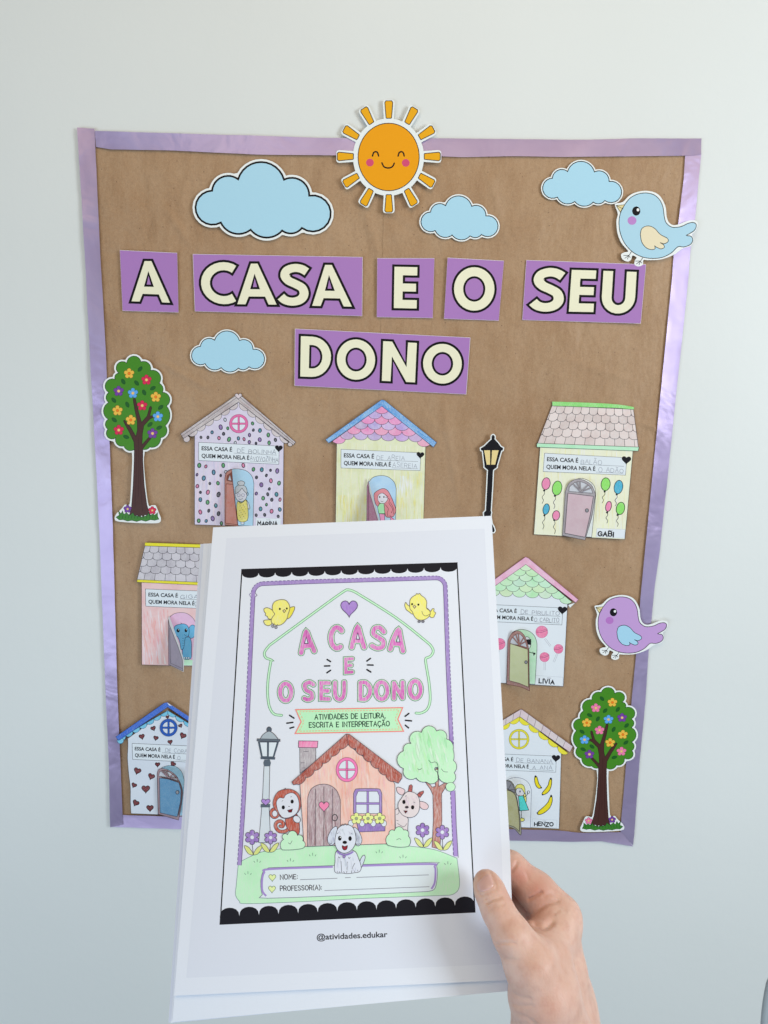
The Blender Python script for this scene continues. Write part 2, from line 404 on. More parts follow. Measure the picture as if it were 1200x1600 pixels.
    def build(s):
        made = {}
        for p in s.parts:
            if not p['T']: continue
            me = bpy.data.meshes.new(p['name']); f = p['surf']
            me.from_pydata([tuple(f(x, y, h) - s.base) for x, y, h in p['V']], [], p['T'])
            ca = me.color_attributes.new('Col', 'FLOAT_COLOR', 'CORNER')
            ca.data.foreach_set('color', np.repeat(np.array(p['C'], dtype=np.float32), 3, axis=0).ravel())
            me.materials.append(p['mat'])
            if p['smooth']: me.shade_smooth()
            o = bpy.data.objects.new(p['name'], me); COL.objects.link(o)
            o.parent = made.get(p['parent'], s.root)
            made[p['name']] = o
            if p['label']: o['label'] = p['label']
        return s.root

def mesh_obj(name, verts, faces, mat, parent=None, origin=None, smooth=False, uv=None):
    me = bpy.data.meshes.new(name); og = Vector(origin) if origin is not None else Vector((0, 0, 0))
    me.from_pydata([tuple(Vector(v) - og) for v in verts], [], faces); me.materials.append(mat)
    if uv is not None:
        l = me.uv_layers.new(name='UVMap'); vi = np.empty(len(me.loops), dtype=np.int32); me.loops.foreach_get('vertex_index', vi)
        l.data.foreach_set('uv', np.array(uv, dtype=np.float32)[vi].ravel())
    if smooth: me.shade_smooth()
    o = bpy.data.objects.new(name, me); COL.objects.link(o)
    if parent is not None: o.parent = parent
    elif origin is not None: o.location = og
    return o
def grid_faces(nu, nv, flip=False):
    F = []
    for j in range(nv):
        for i in range(nu):
            a = j * (nu + 1) + i; q = (a, a + 1, a + nu + 2, a + nu + 1); F.append(q[::-1] if flip else q)
    return F

# ------------------------------------------------------------------ the wall
W = mesh_obj('wall', [(-4, 0, -0.5), (4, 0, -0.5), (4, 0, 3.4), (-4, 0, 3.4), (-4, .12, -0.5), (4, .12, -0.5), (4, .12, 3.4), (-4, .12, 3.4)],
             [(0, 1, 2, 3), (5, 4, 7, 6), (4, 0, 3, 7), (1, 5, 6, 2), (3, 2, 6, 7), (4, 5, 1, 0)], M_WALL)
W['kind'] = 'structure'

# ------------------------------------------------------------------ the kraft paper panel with its satin borders
bb = bpy.data.objects.new('display_panel', None); COL.objects.link(bb); PB = Vector((0, 0, ZB - .625)); bb.location = PB
bb['label'] = 'large brown kraft paper panel edged with shiny lilac satin strips, taped to the white wall'; bb['category'] = 'display panel'
rs = np.random.RandomState(3)
WV = [(rs.uniform(3, 14), rs.uniform(3, 10), rs.uniform(0, 6.3), rs.uniform(.25, 1)) for _ in range(9)]
def crease(x, z, a, b, wd, amp):
    ax, az = a; bx, bz = b; L2 = (bx - ax) ** 2 + (bz - az) ** 2; t = np.clip(((x - ax) * (bx - ax) + (z - az) * (bz - az)) / L2, 0, 1)
    d = np.hypot(x - ax - t * (bx - ax), z - az - t * (bz - az)); return amp * np.exp(-(d / wd) ** 2) * np.sin(PI * t * .98 + .03) ** .5
def pw(px, py): p = on_wall(px, py, 0.001); return (p.x, p.z)
CR = [(pw(757, 876), pw(832, 793), .0028, .0016), (pw(832, 793), pw(960, 700), .004, -.0006), (pw(255, 320), pw(300, 385), .006, .0018), (pw(300, 250), pw(280, 330), .005, .0014), (pw(160, 395), pw(250, 400), .005, -.001),
      (pw(560, 300), pw(600, 420), .006, .0014), (pw(600, 330), pw(660, 380), .005, -.0010), (pw(690, 620), pw(720, 800), .006, .0014), (pw(420, 600), pw(500, 560), .006, .0014), (pw(880, 560), pw(1000, 600), .006, .0012),
      (pw(930, 440), pw(900, 560), .005, -.001), (pw(240, 560), pw(330, 610), .006, .0016), (pw(760, 260), pw(800, 400), .005, .0012), (pw(880, 1120), pw(900, 1260), .005, .0012), (pw(1000, 660), pw(1028, 672), .004, .0022), (pw(985, 720), pw(1020, 700), .004, .0016)]
_r = random.Random(21)
for _ in range(46):
    x0, y0 = _r.uniform(180, 1020), _r.uniform(250, 1260); an = _r.gauss(PI / 2, .55); L_ = _r.uniform(30, 120)
    CR.append((pw(x0, y0), pw(x0 + L_ * math.cos(an), y0 + L_ * math.sin(an)), _r.uniform(.0024, .0065), _r.choice((-1, 1)) * _r.uniform(.0004, .0012)))
def kz(x, z):
    o = 0
    for a, b, p, g in WV: o = o + g * np.sin(a * x * 1.7 + b * z * 2.1 + p)
    o = 0.0012 + 0.00022 * o
    for a, b, wd, am in CR: o = o + crease(x, z, a, b, wd, am)
    return np.clip(o, 0.0002, .0033)
def kraft(x0, x1, off):
    nu, nv = int((x1 - x0) / .0032), 383; xs = np.linspace(x0, x1, nu + 1); zs = np.linspace(-.610, .616, nv + 1); X_, Z_ = np.meshgrid(xs, zs)
    Y_ = -(kz(X_, Z_ + ZB) + off); V = np.stack([X_, Y_, Z_ + ZB], 2).reshape(-1, 3).tolist()
    return mesh_obj('kraft_sheet', V, grid_faces(nu, nv), M_KRAFT, bb, PB, smooth=True)
sx0 = on_wall(593, 600, 0).x
kraft(-.492, sx0 + .02, 0.0); kraft(sx0, .490, 0.0007)
def strip(out, inn, off, seed, L=.012):
    def res(p):
        q = [Vector(on_wall(a, b, 0)) for a, b in p]; d = [0]
        for a, b in zip(q, q[1:]): d.append(d[-1] + (b - a).length)
        return q, d
    A, da = res(out); B, db = res(inn); n = int(max(da[-1], db[-1]) / L); V = []; UV = []; m = 6
    r = random.Random(seed); ph = [(r.uniform(18, 70), r.uniform(0, 6), r.uniform(-12, 12), r.uniform(.3, 1)) for _ in range(6)]
    def at(q, d, s):
        s *= d[-1]
        for i in range(len(d) - 1):
            if s <= d[i + 1] + 1e-9: t = (s - d[i]) / (d[i + 1] - d[i]); return q[i].lerp(q[i + 1], t)
        return q[-1]
    for i in range(n + 1):
        a = at(A, da, i / n); b = at(B, db, i / n)
        for j in range(m + 1):
            t = j / m; p = a.lerp(b, t); s = i / n * da[-1]
            o = sum(g * math.sin(f * s + c * t * .3 + q) for f, q, c, g in ph) * .00016
            o += .0008 * (1 - min(1, min(t, 1 - t) * 6)) * r.uniform(-.2, .8)
            V.append((p.x, -(off + .0004 + max(-.0006, o)), p.z)); UV.append((s * 10, t))
    return mesh_obj('border_strip', V, grid_faces(m, n), M_SATIN, bb, PB, smooth=True, uv=UV)
strip([(150, 206), (270, 210), (400, 213.5), (500, 217), (700, 218), (800, 219), (920, 220), (985, 218), (1094, 218)],
      [(152, 231), (175, 235), (270, 236.5), (400, 243), (500, 244), (672, 245), (720, 247), (800, 245.5), (888, 246.8), (1069, 244.7), (1093.5, 243)], .0047, 1)
strip([(174.4, 1289.6), (285, 1293), (500, 1299), (795, 1310.6), (893, 1312.7), (939, 1311.7), (988, 1320)],
      [(193, 1271), (286.5, 1273.8), (500, 1282), (794, 1293), (873, 1295), (906, 1299), (970, 1297.5)], .0046, 2)
strip([(123, 201), (135, 400), (142, 540), (153, 740), (157, 822), (167, 1080), (172, 1190), (174, 1290)],
      [(150, 203), (159, 400), (167, 540), (174.5, 721), (178, 812), (185.4, 1080), (189.5, 1176), (194, 1286)], .0054, 3)
strip([(1094, 241), (1090.6, 275), (1085, 339), (1077, 392), (1074.6, 430), (1029.5, 860), (1021, 920), (1011, 1029), (1007.7, 1090), (997.5, 1195), (990, 1299), (988, 1319)],
      [(1069, 243), (1066.7, 281), (1058, 350), (1050.7, 403), (1049, 430), (1006.5, 860), (999, 937), (992, 1029), (986, 1090), (978.7, 1174), (973.5, 1237), (968, 1296)], .0040, 4)

WHITE = (222, 227, 234); INK = (15, 14, 18)
# ------------------------------------------------------------------ clouds
CL = [((722, 885), (632, 825)), ((690, 770), (722, 722)), ((782, 728), (862, 665)), ((945, 728), (1005, 730)), ((1035, 785), (1112, 845)), ((1010, 902), (975, 922)), ((940, 912), (885, 938)), ((828, 910), (775, 925))]
def cloud(x0, y0, x1, y1, label, rot=0.0, lw=1.3, marg=2.4, tilt=(0, 0), off=.0054):
    cx, cy = (x0 + x1) / 2, (y0 + y1) / 2
    def mp(p):
        u = (p[0] - 870) / 484 * (x1 - x0); v = (p[1] - 801) / 273 * (y1 - y0); r = math.radians(rot)
        return (cx + u * math.cos(r) - v * math.sin(r), cy + u * math.sin(r) + v * math.cos(r))
    out = lobes([(mp(a), mp(b)) for a, b in CL], 12)
    P = Page('paper_cloud', label, 'cloud', (cx, y1), wall_surf(off, tilt, (cx, cy)), 'paper clouds glued on the kraft panel')
    P.part('paper_backing'); P.slab(grow(out, marg + lw * .5), WHITE, .0003)
    P.part('printed_cloud', mat=M_CARD); P.fs(out, (163, 203, 222), lw * 1.25, INK)
    P.build()
cloud(304, 253, 517, 371, 'largest blue paper cloud, on the left above the word CASA', .5, 2.4, 3.6, (-.00001, 0.00001))
cloud(657, 306, 778.5, 374.5, 'small blue paper cloud just right of and below the smiling sun', 1.5, 1.1, 2.2)
cloud(847, 252, 971.5, 322, 'small blue paper cloud beside the blue bird in the top right', .8, 1.1, 2.0)
cloud(298.5, 517, 413.5, 581, 'small blue paper cloud under the big title, above the dotted house', .8, 1.0, 2.0)

# ------------------------------------------------------------------ title cards
def cmap(box):
    if len(box) == 2: (x0, y0), (x1, y1) = box; return lambda u, v: (x0 + (x1 - x0) * u, y0 + (y1 - y0) * v)
    return quadmap(box)
def L_A(m): return [m(*p) for p in ((.345, .01), (.555, .01), (1, 1), (.75, 1), (.675, .82), (.325, .82), (.25, 1), (0, 1))], [[m(*p) for p in ((.455, .32), (.375, .60), (.545, .60))]]
def L_C(m):
    o = [(.64 + .64 * math.cos(math.radians(a)), .5 + .5 * math.sin(math.radians(a))) for a in np.linspace(-54, -306, 22)]
    i = [(.64 + .34 * math.cos(math.radians(a)), .5 + .265 * math.sin(math.radians(a))) for a in np.linspace(-312, -48, 20)]
    return [m(*p) for p in o + i], []
def L_E(m): return [m(*p) for p in ((0, 0), (1, 0), (1, .245), (.43, .245), (.43, .38), (.96, .38), (.96, .615), (.43, .615), (.43, .755), (1, .755), (1, 1), (0, 1))], []
def L_O(m): return [m(.5 + .5 * math.cos(t), .5 + .5 * math.sin(t)) for t in np.linspace(0, 2 * PI, 36, False)], [[m(.5 + .235 * math.cos(t), .5 + .255 * math.sin(t)) for t in np.linspace(0, 2 * PI, 28, False)]]
def L_U(m):
    o = [(0, 0), (.34, 0), (.34, .62)] + [(.5 - .16 * math.cos(t), .62 + .14 * math.sin(t)) for t in np.linspace(0, PI, 9)][1:-1] + [(.66, .62), (.66, 0), (1, 0), (1, .6)] + [(.5 + .5 * math.cos(t), .6 + .4 * math.sin(t)) for t in np.linspace(0, PI, 14)][1:]
    return [m(*p) for p in o], []
def L_D(m):
    o = [(0, 0), (.38, 0)] + [(.38 + .62 * math.sin(t), .5 - .5 * math.cos(t)) for t in np.linspace(0, PI, 16)][1:] + [(0, 1)]
    h = [(.33, .25), (.4, .25)] + [(.4 + .27 * math.sin(t), .5 - .25 * math.cos(t)) for t in np.linspace(0, PI, 12)][1:] + [(.33, .75)]
    return [m(*p) for p in o], [[m(*p) for p in h]]
def L_N(m): return [m(*p) for p in ((0, 0), (.3, 0), (.69, .56), (.69, 0), (1, 0), (1, 1), (.7, 1), (.31, .44), (.31, 1), (0, 1))], []
def L_S(m, asp=1.43):
    sk = sp([(.90, .215), (.70, .135), (.48, .12), (.27, .18), (.215, .30), (.33, .41), (.55, .485), (.74, .57), (.79, .71), (.68, .83), (.46, .88), (.24, .85), (.085, .755)], n=5)
    sk = [(x, y * asp) for x, y in sk]; a, b = offs(sk, .335, False)
    q = a + b[::-1]; return [m(x, y / asp) for x, y in q], []
LET = dict(A=L_A, C=L_C, E=L_E, O=L_O, U=L_U, D=L_D, N=L_N, S=L_S)
def card(frame, quad, letters, label, col, ow, tilt=(0, 0), off=.0050):
    cx = frame[0] + sum(p[0] for p in quad) / 4 / frame[2]; by = frame[1] + quad[2][1] / frame[2]; cy = frame[1] + quad[0][1] / frame[2]
    P = Page('title_card', label, 'title card', (cx, by), wall_surf(off, tilt, (cx, (by + cy) / 2), .0009, (quad[1][0] - quad[0][0]) / 2 / frame[2]), 'purple title cards', L=14, eps=3e-5, mat=M_CARD)
    P.frame(*frame); P.part('card'); P.slab(quad, (232, 228, 238), .0003)
    m = quadmap(quad); P.fill([m(.0015, .005), m(.9985, .005), m(.9985, .997), m(.0015, .997)], col)
    for ch, box in letters:
        P.part('letter'); o, h = LET[ch](cmap(box)); P.fill(o, (226, 222, 196), 0, h); P.stroke(o, ow, INK, True)
        for q in h: P.stroke(q, ow * .9, INK, True)
    P.build()
F4 = (170, 380, 2.7907); F5 = (570, 380, 2.66667); PUR = (162, 118, 179)
card(F4, [(48, 30), (298, 42), (304, 302), (60, 295)], [('A', [(92, 70), (267, 72), (275, 265), (92, 258)])], 'purple card with a single cream letter A, leftmost of the title cards', PUR, 10.5, (.00002, -.00001), .0056)
card(F4, [(366, 47), (1107, 60), (1105, 318), (375, 297)], [('C', [(397, 76), (560, 78), (560, 273), (397, 268)]), ('A', [(557, 82), (728, 82), (740, 273), (553, 271)]), ('S', [(738, 84), (882, 86), (882, 281), (733, 276)]), ('A', [(880, 87), (1052, 88), (1068, 282), (880, 278)])],
     'wide purple card reading CASA in cream letters outlined in black', PUR, 10.5, (.00001, 0), .0052)
card(F5, [(52, 62), (290, 62), (283, 312), (50, 308)], [('E', [(119, 93), (224, 95), (221, 277), (116, 275)])], 'purple card with a single cream letter E', PUR, 9.8, (0, .00001))
card(F5, [(345, 60), (580, 73), (558, 323), (330, 315)], [('O', [(369, 93), (547, 97), (543, 288), (365, 284)])], 'purple card with a single cream letter O, between E and SEU', PUR, 9.8, (-.00001, 0))
card(F5, [(673, 70), (1172, 88), (1150, 335), (656, 320)], [('S', [(697, 96), (845, 100), (838, 294), (680, 288)]), ('E', [(858, 106), (970, 109), (957, 292), (845, 290)]), ('U', [(990, 110), (1138, 115), (1127, 300), (978, 296)])],
     'purple card reading SEU at the right end, under the blue bird', PUR, 9.8, (.00002, 0))
card(F5, [(-291, 356), (440, 393), (423, 630), (-293, 594)], [('D', [(-271, 382), (-133, 388), (-139, 565), (-274, 560)]), ('O', [(-118, 392), (50, 400), (46, 577), (-124, 570)]), ('N', [(72, 403), (222, 411), (214, 585), (66, 578)]), ('O', [(240, 411), (412, 418), (406, 593), (236, 587)])],
     'wide purple card reading DONO on the second line of the title', PUR, 9.8)

# ------------------------------------------------------------------ smiling sun
def sun():
    P = Page('paper_sun', 'round orange smiling paper sun with twelve loose rays, overlapping the top border strip', 'sun', (607, 325), wall_surf(.0080, (.00001, .00002), (607, 245)), L=40)
    P.frame(500, 140, 4); cx, cy = 428, 420
    P.part('paper_backing'); P.slab(ell(cx, cy + 2, 222, 242, n=60), (220, 225, 233), .0003)
    rays = []
    for k in range(12):
        t = math.radians(30 * k - 90); c, s_ = math.cos(t), math.sin(t)
        def pt(r, o): return (cx + 2 + (r * c - o * s_) * 1.0 + (3 if k in (11, 1) else 0), cy - 2 + (r * s_ + o * c) * (1.08))
        P.slab([pt(195, -30), pt(308, -37), pt(322, -34), pt(328, -24), pt(328, 24), pt(322, 34), pt(308, 37), pt(195, 30)], (220, 225, 233), .0003)
        rays.append([pt(221, -13), pt(224, -17), pt(312, -25), pt(322, -18), pt(322, 18), pt(312, 25), pt(224, 17), pt(221, 13)])
    for r_ in rays: P.part('sun_ray', mat=M_CARD); P.fs(r_, (222, 160, 20), 5, (45, 38, 40))
    P.part('face', mat=M_CARD); P.fs(ell(429, 421, 191, 211, n=60), (224, 150, 12), 5, (45, 38, 35))
    P.part('eye', 'face'); P.stroke(sp([(328, 415), (335, 395), (348, 388), (360, 395), (366, 415)]), 9, INK, cap='round')
    P.part('eye', 'face'); P.stroke(sp([(488, 415), (495, 395), (508, 388), (520, 395), (526, 415)]), 9, INK, cap='round')
    P.part('mouth', 'face'); P.stroke(sp([(387, 458), (400, 482), (426, 490), (452, 482), (464, 460)]), 9, INK, cap='round')
    P.part('cheek', 'face'); P.fill(ell(312, 456, 24), (200, 75, 110))
    P.part('cheek', 'face'); P.fill(ell(536, 458, 24), (200, 75, 110))
    P.build()
sun()

# ------------------------------------------------------------------ birds
def bird(mp, k, base, label, body, wingc, cheek, off, tilt):
    P = Page('paper_bird', label, 'bird', base, wall_surf(off, tilt, base), 'paper birds over the right border strip', L=40)
    m = lambda l: [mp(p) for p in l]
    P.part('paper_backing'); P.slab(m(sp([(603, 490), (612, 479), (650, 470), (700, 425), (780, 405), (855, 425), (897, 490), (908, 565), (930, 600), (965, 605), (1035, 580), (1075, 580), (1090, 600), (1075, 640), (1056, 662), (1064, 690), (1048, 728), (1000, 744), (945, 782), (870, 808), (800, 812), (770, 812), (767, 838), (742, 849), (718, 838), (720, 812), (730, 796), (706, 785), (697, 810), (675, 820), (646, 805), (640, 777), (662, 765), (680, 758), (640, 710), (617, 650), (612, 580), (620, 540)], True, 4)), WHITE, .0003)
    P.part('body', mat=M_CARD)
    b = sp([(660, 487), (690, 450), (730, 427), (780, 418), (830, 428), (865, 458), (884, 500), (893, 560), (905, 595), (940, 619), (990, 615), (1035, 595), (1065, 592), (1080, 606), (1068, 638), (1022, 666)], n=5) + sp([(1022, 668), (1050, 673), (1059, 695), (1045, 720), (1008, 734), (972, 734), (930, 772), (870, 798), (790, 799), (720, 773), (665, 720), (635, 655), (627, 590), (636, 535), (660, 487)], n=5)[1:-1]
    P.fs(m(b), body, 4.2 * k, INK)
    P.part('beak'); P.fs(m([(661, 487), (611, 492), (635, 531), (646, 510)]), (215, 200, 150), 3.2 * k, INK); P.stroke(m([(612, 493), (652, 512)]), 2.6 * k, INK)
    P.part('eye'); P.fill(m(ell(728, 524, 24, 27)), (14, 14, 18)); P.fill(m(ell(738, 517, 8, 9)), (235, 235, 240))
    P.part('cheek'); P.fill(m(ell(703, 580, 26, 25)), cheek)
    P.part('wing', mat=M_CARD); P.fs(m(sp([(752, 660), (762, 625), (798, 611), (835, 625), (868, 660), (910, 684), (914, 703), (892, 716), (868, 709)], n=4) + sp([(868, 709), (888, 722), (892, 738), (872, 746), (845, 735)], n=4)[1:] + sp([(836, 728), (838, 745), (815, 750), (785, 738), (760, 705), (752, 660)], n=4)[:-1]), wingc, 3.6 * k, INK)
    for dx, dy in ((0, 0), (68, 33)):
        P.part('foot'); q = lambda l: m([(x + dx, y + dy) for x, y in l])
        P.stroke(q([(700, 762), (684, 786)]), 3.6 * k, INK)
        for e in ((655, 784), (661, 801), (677, 805), (692, 796)): P.stroke(q([(684, 784), e]), 3.2 * k, INK, cap='round')
    P.build()
bird(lambda p: (800 + p[0] / 3.75, 190 + p[1] / 3.75), 1 / 3.75, (1000, 405), 'pale blue paper bird with a cream wing, perched above the word SEU', (165, 200, 217), (220, 208, 178), (178, 128, 190), .0078, (.00002, 0))
def b2(p):
    u = (p[0] - 844) * .979; v = (p[1] - 625) * .948; r = math.radians(0.6)
    return (760 + (934 + u * math.cos(r) - v * math.sin(r)) / 4.138, 860 + (497 + u * math.sin(r) + v * math.cos(r)) / 4.138)
bird(b2, .975 / 4.138, (960, 1030), 'lilac paper bird with a blue wing, lower on the right border strip', (184, 148, 200), (158, 200, 222), (172, 112, 184), .0084, (.00002, 0))

# ------------------------------------------------------------------ flowering trees
def flower(P, m, x, y, r, col, cc, n=5, lw=2.5, lc=None, rot=-90, pen=0):
    pts = []
    for i in range(n * 8):
        a = 2 * PI * i / (n * 8); rr = r * (.60 + .40 * abs(math.cos(a * n / 2)) ** .55)
        pts.append(m((x + rr * math.cos(a + math.radians(rot)), y + rr * math.sin(a + math.radians(rot)))))
    lc = lc or tuple(int(v * .55) for v in col)
    P.fs(pts, col, lw, lc, pen); P.fs([m(q) for q in ell(x, y, r * .27, n=12)], cc, lw * .7, tuple(int(v * .75) for v in cc))
def tree(m, k, base, label, red, off, tilt):
    P = Page('paper_tree', label, 'tree', base, wall_surf(off, tilt, base), 'flowering paper trees', L=40, mat=M_CARD)
    MM = lambda l: [m(p) for p in l]
    crown = lobes([((265, 150), (325, 90)), ((388, 140), (448, 148)), ((470, 213), (540, 235)), ((545, 325), (573, 352)), ((573, 402), (635, 450)), ((608, 520), (637, 585)), ((597, 690), (610, 750)), ((557, 795), (540, 850)), ((462, 875), (435, 895)), ((400, 892), (365, 900)), ((330, 895), (285, 905)), ((240, 865), (182, 850)), ((170, 795), (102, 790)), ((102, 720), (80, 680)), ((105, 635), (64, 560)), ((110, 490), (86, 445)), ((110, 405), (86, 318)), ((165, 290), (168, 252)), ((197, 238), (190, 152))], 8)
    P.part('paper_backing', mat=M_PRINT)
    P.slab(MM(grow(crown, 17)), WHITE, .0003)
    P.slab(MM(sp([(318, 880), (414, 880), (412, 1000), (428, 1200), (452, 1370), (480, 1376), (512, 1376), (530, 1410), (545, 1450), (560, 1490), (550, 1522), (500, 1531), (350, 1528), (190, 1515), (160, 1490), (175, 1450), (200, 1425), (225, 1400), (250, 1370), (290, 1362), (302, 1200), (312, 1000)], True, 4)), WHITE, .0003)
    P.part('crown'); P.fs(MM(crown), (66, 128, 34), 5 * k, (22, 52, 30))
    P.part('trunk')
    tr = [(322, 455), (338, 455), (350, 500), (366, 570), (392, 660), (440, 608), (462, 530), (472, 522), (480, 530), (478, 550), (464, 606), (498, 602), (500, 616), (466, 632), (412, 690), (400, 760), (397, 852), (450, 795), (476, 782), (480, 792), (404, 888), (404, 1000), (416, 1200), (438, 1370), (458, 1440), (470, 1462), (420, 1458), (405, 1478), (392, 1460), (378, 1480), (355, 1462), (322, 1470), (288, 1462), (305, 1400), (320, 1200), (328, 1000), (330, 890), (326, 830), (290, 752), (246, 672), (236, 648), (246, 642), (300, 705), (344, 782), (356, 730), (355, 650), (335, 560), (320, 470)]
    P.fs(MM(tr), (70, 42, 38), 4 * k, (35, 20, 22))
    for q in ([(350, 900), (345, 1150), (335, 1400)], [(380, 950), (385, 1200), (400, 1430)], [(365, 800), (368, 1000), (366, 1300)]): P.stroke(MM(sp(q)), 3 * k, (50, 28, 26))
    P.part('grass')
    g = [(172, 1478), (200, 1462), (192, 1420), (215, 1450), (228, 1425), (240, 1455), (262, 1440), (290, 1462), (320, 1440), (330, 1465), (400, 1478), (440, 1462), (455, 1440), (462, 1466), (492, 1450), (505, 1462), (530, 1440), (530, 1470), (542, 1496), (505, 1506), (470, 1500), (430, 1514), (390, 1504), (350, 1516), (310, 1506), (270, 1512), (235, 1500), (200, 1502)]
    P.fs(MM(g), (58, 120, 44), 4 * k, (22, 60, 30))
    for x in range(200, 530, 26): P.stroke(MM([(x, 1490), (x + 6, 1462)]), 4 * k, (30, 82, 36))
    for (x, y, a) in ((380, 202, -50), (235, 310, 60), (350, 322, 50), (490, 367, -30), (415, 404, 65), (153, 470, 50), (270, 508, 65), (557, 532, -40), (157, 640, 40), (465, 680, -40), (545, 707, -25), (260, 787, 20)):
        P.part('leaf'); lf = [(x + 26 * math.cos(t) * math.cos(math.radians(a)) - 15 * math.sin(t) * abs(math.sin(t)) ** .3 * math.sin(math.radians(a)), y + 26 * math.cos(t) * math.sin(math.radians(a)) + 15 * math.sin(t) * abs(math.sin(t)) ** .3 * math.cos(math.radians(a))) for t in np.linspace(0, 2 * PI, 14, False)]
        P.fs(MM(lf), (30, 88, 34), 2.5 * k, (18, 55, 25))
    Y, B, V = (240, 178, 70), (92, 160, 222), (112, 62, 150)
    for x, y, c in ((285, 240, Y), (435, 295, red), (195, 392, V), (318, 410, B), (515, 443, Y), (398, 517, red), (185, 560, Y), (533, 612, B), (300, 641, Y), (196, 728, red), (487, 757, V), (272, 1408, V), (485, 1420, red)):
        P.part('flower'); flower(P, m, x, y, 45 if y < 1000 else 34, c, (226, 120, 30) if c == Y else (240, 190, 120), 5, 3 * k)
    P.build()
tree(lambda p: (150 + p[0] / 5.515, 540 + p[1] / 5.515), 1 / 5.515, (216, 812), 'paper tree with red, yellow and blue flowers, over the left border strip', (205, 40, 80), .0092, (-.00001, .00001))
def t2(p):
    u = (p[0] - 45) / 600; v = (p[1] - 75) / 1456
    return (760 + (1140 - u * 495 + (v - .3) * -16) / 4.8, 1070 + (8 + v * 1096) / 4.8)
tree(t2, .158, (940, 1296), 'paper tree with pink, yellow and blue flowers, standing in the lower right corner', (226, 120, 160), .0074, (.00001, .00001))

# ------------------------------------------------------------------ street lamp
def lamp():
    P = Page('paper_street_lamp', 'black paper street lamp with two cream panes, between two of the paper houses', 'street lamp', (768, 830), wall_surf(.0084, (.00001, -.00002), (768, 760)), L=40)
    P.frame(560, 560, 5)
    sil = [(1040, 612), (1045, 602), (1053, 597), (1061, 602), (1066, 612), (1064, 632), (1092, 662), (1112, 690), (1131, 700), (1128, 717), (1116, 722), (1082, 838), (1082, 850), (1072, 858), (1052, 872), (1046, 1000), (1034, 1190), (1038, 1204), (1034, 1222), (1034, 1240), (1042, 1290), (1058, 1320), (1066, 1345), (1058, 1358), (955, 1358), (962, 1320), (978, 1290), (984, 1240), (981, 1222), (980, 1205), (996, 1190), (1006, 1000), (1012, 872), (994, 858), (985, 850), (985, 838), (972, 722), (958, 717), (956, 702), (985, 685), (1010, 660), (1040, 632)]
    P.part('paper_backing'); P.slab(grow(sil, 8.5, 4), WHITE, .0003)
    P.part('post', mat=M_CARD); P.fill(sil, (26, 25, 30))
    P.part('lantern_pane'); P.fill([(982, 718), (1029, 718), (1029, 830), (1002, 830)], (222, 200, 140))
    P.part('lantern_pane'); P.fill([(1044, 718), (1096, 718), (1068, 830), (1038, 830)], (222, 200, 140))
    P.build()
lamp()

# ------------------------------------------------------------------ paper houses
LINE = (46, 42, 50)
def sign(P, q, w1, w2, lw=3, hw=2.6, hcol=(128, 132, 146), e1=.97, s1=.44, s2=.64, e2=.97, heart=.085, cw1=None, cw2=None):
    m = quadmap(q); P.part('sign_strip'); P.fs(list(q), (212, 219, 230), lw, (70, 70, 80))
    L = math.hypot(q[1][0] - q[0][0], q[1][1] - q[0][1]); H = math.hypot(q[3][0] - q[0][0], q[3][1] - q[0][1])
    P.text('ESSA CASA É', m(.035, .42), m(.415, .42), H * .215, (22, 22, 30), .024)
    P.text('QUEM MORA NELA É', m(.035, .83), m(.63, .83), H * .215, (22, 22, 30), .024)
    P.stroke([m(s1, .50), m(e1, .50)], lw * .8, (80, 80, 92)); P.stroke([m(s2, .90), m(e2, .90)], lw * .8, (80, 80, 92))
    if w1: P.hand(w1[0], m(w1[1], .46), m(w1[2], .46), H * .23, hw * 1.15, hcol, .13)
    if w2: P.hand(w2[0], m(w2[1], .86), m(w2[2], .86), H * .23, hw * 1.15, hcol, .13)
    P.part('heart'); P.fill(heart_pts(*m(.995, .12), L * heart * 1.15, L * heart, 4), (24, 22, 28))
def name_card(P, q, txt, t0, t1, h, w=7):
    P.part('name_card'); P.fs(q, (214, 219, 228), 1.2, (165, 168, 178)); m = quadmap(q)
    P.hand('NOME', m(.42, .24), m(.56, .24), h * .16, 1.2, (120, 120, 130)); P.hand(txt, t0, t1, h, w, (22, 22, 30), .11, 'round')
def scrib(P, region, cols, n, w, ang, l0, l1, rs, pen=.35):
    g = random.Random(rs); x0 = min(p[0] for p in region); x1 = max(p[0] for p in region); y0 = min(p[1] for p in region); y1 = max(p[1] for p in region)
    for _ in range(n):
        cx, cy = g.uniform(x0, x1), g.uniform(y0, y1); L = g.uniform(l0, l1) / 2; t = math.radians(ang + g.uniform(-5, 5)); ww = w * g.uniform(.6, 1.4) / 2; dx, dy = math.cos(t), math.sin(t)
        bw = g.uniform(-.04, .04) * L
        q = [(cx - dx * L, cy - dy * L), (cx - dy * (ww + bw), cy + dx * (ww + bw)), (cx + dx * L, cy + dy * L), (cx + dy * (ww - bw), cy - dx * (ww - bw))]
        q = clip(q, region)
        if len(q) > 2: c = g.choice(cols); P.fill(q, tuple(v + g.randint(-4, 4) for v in c), pen)
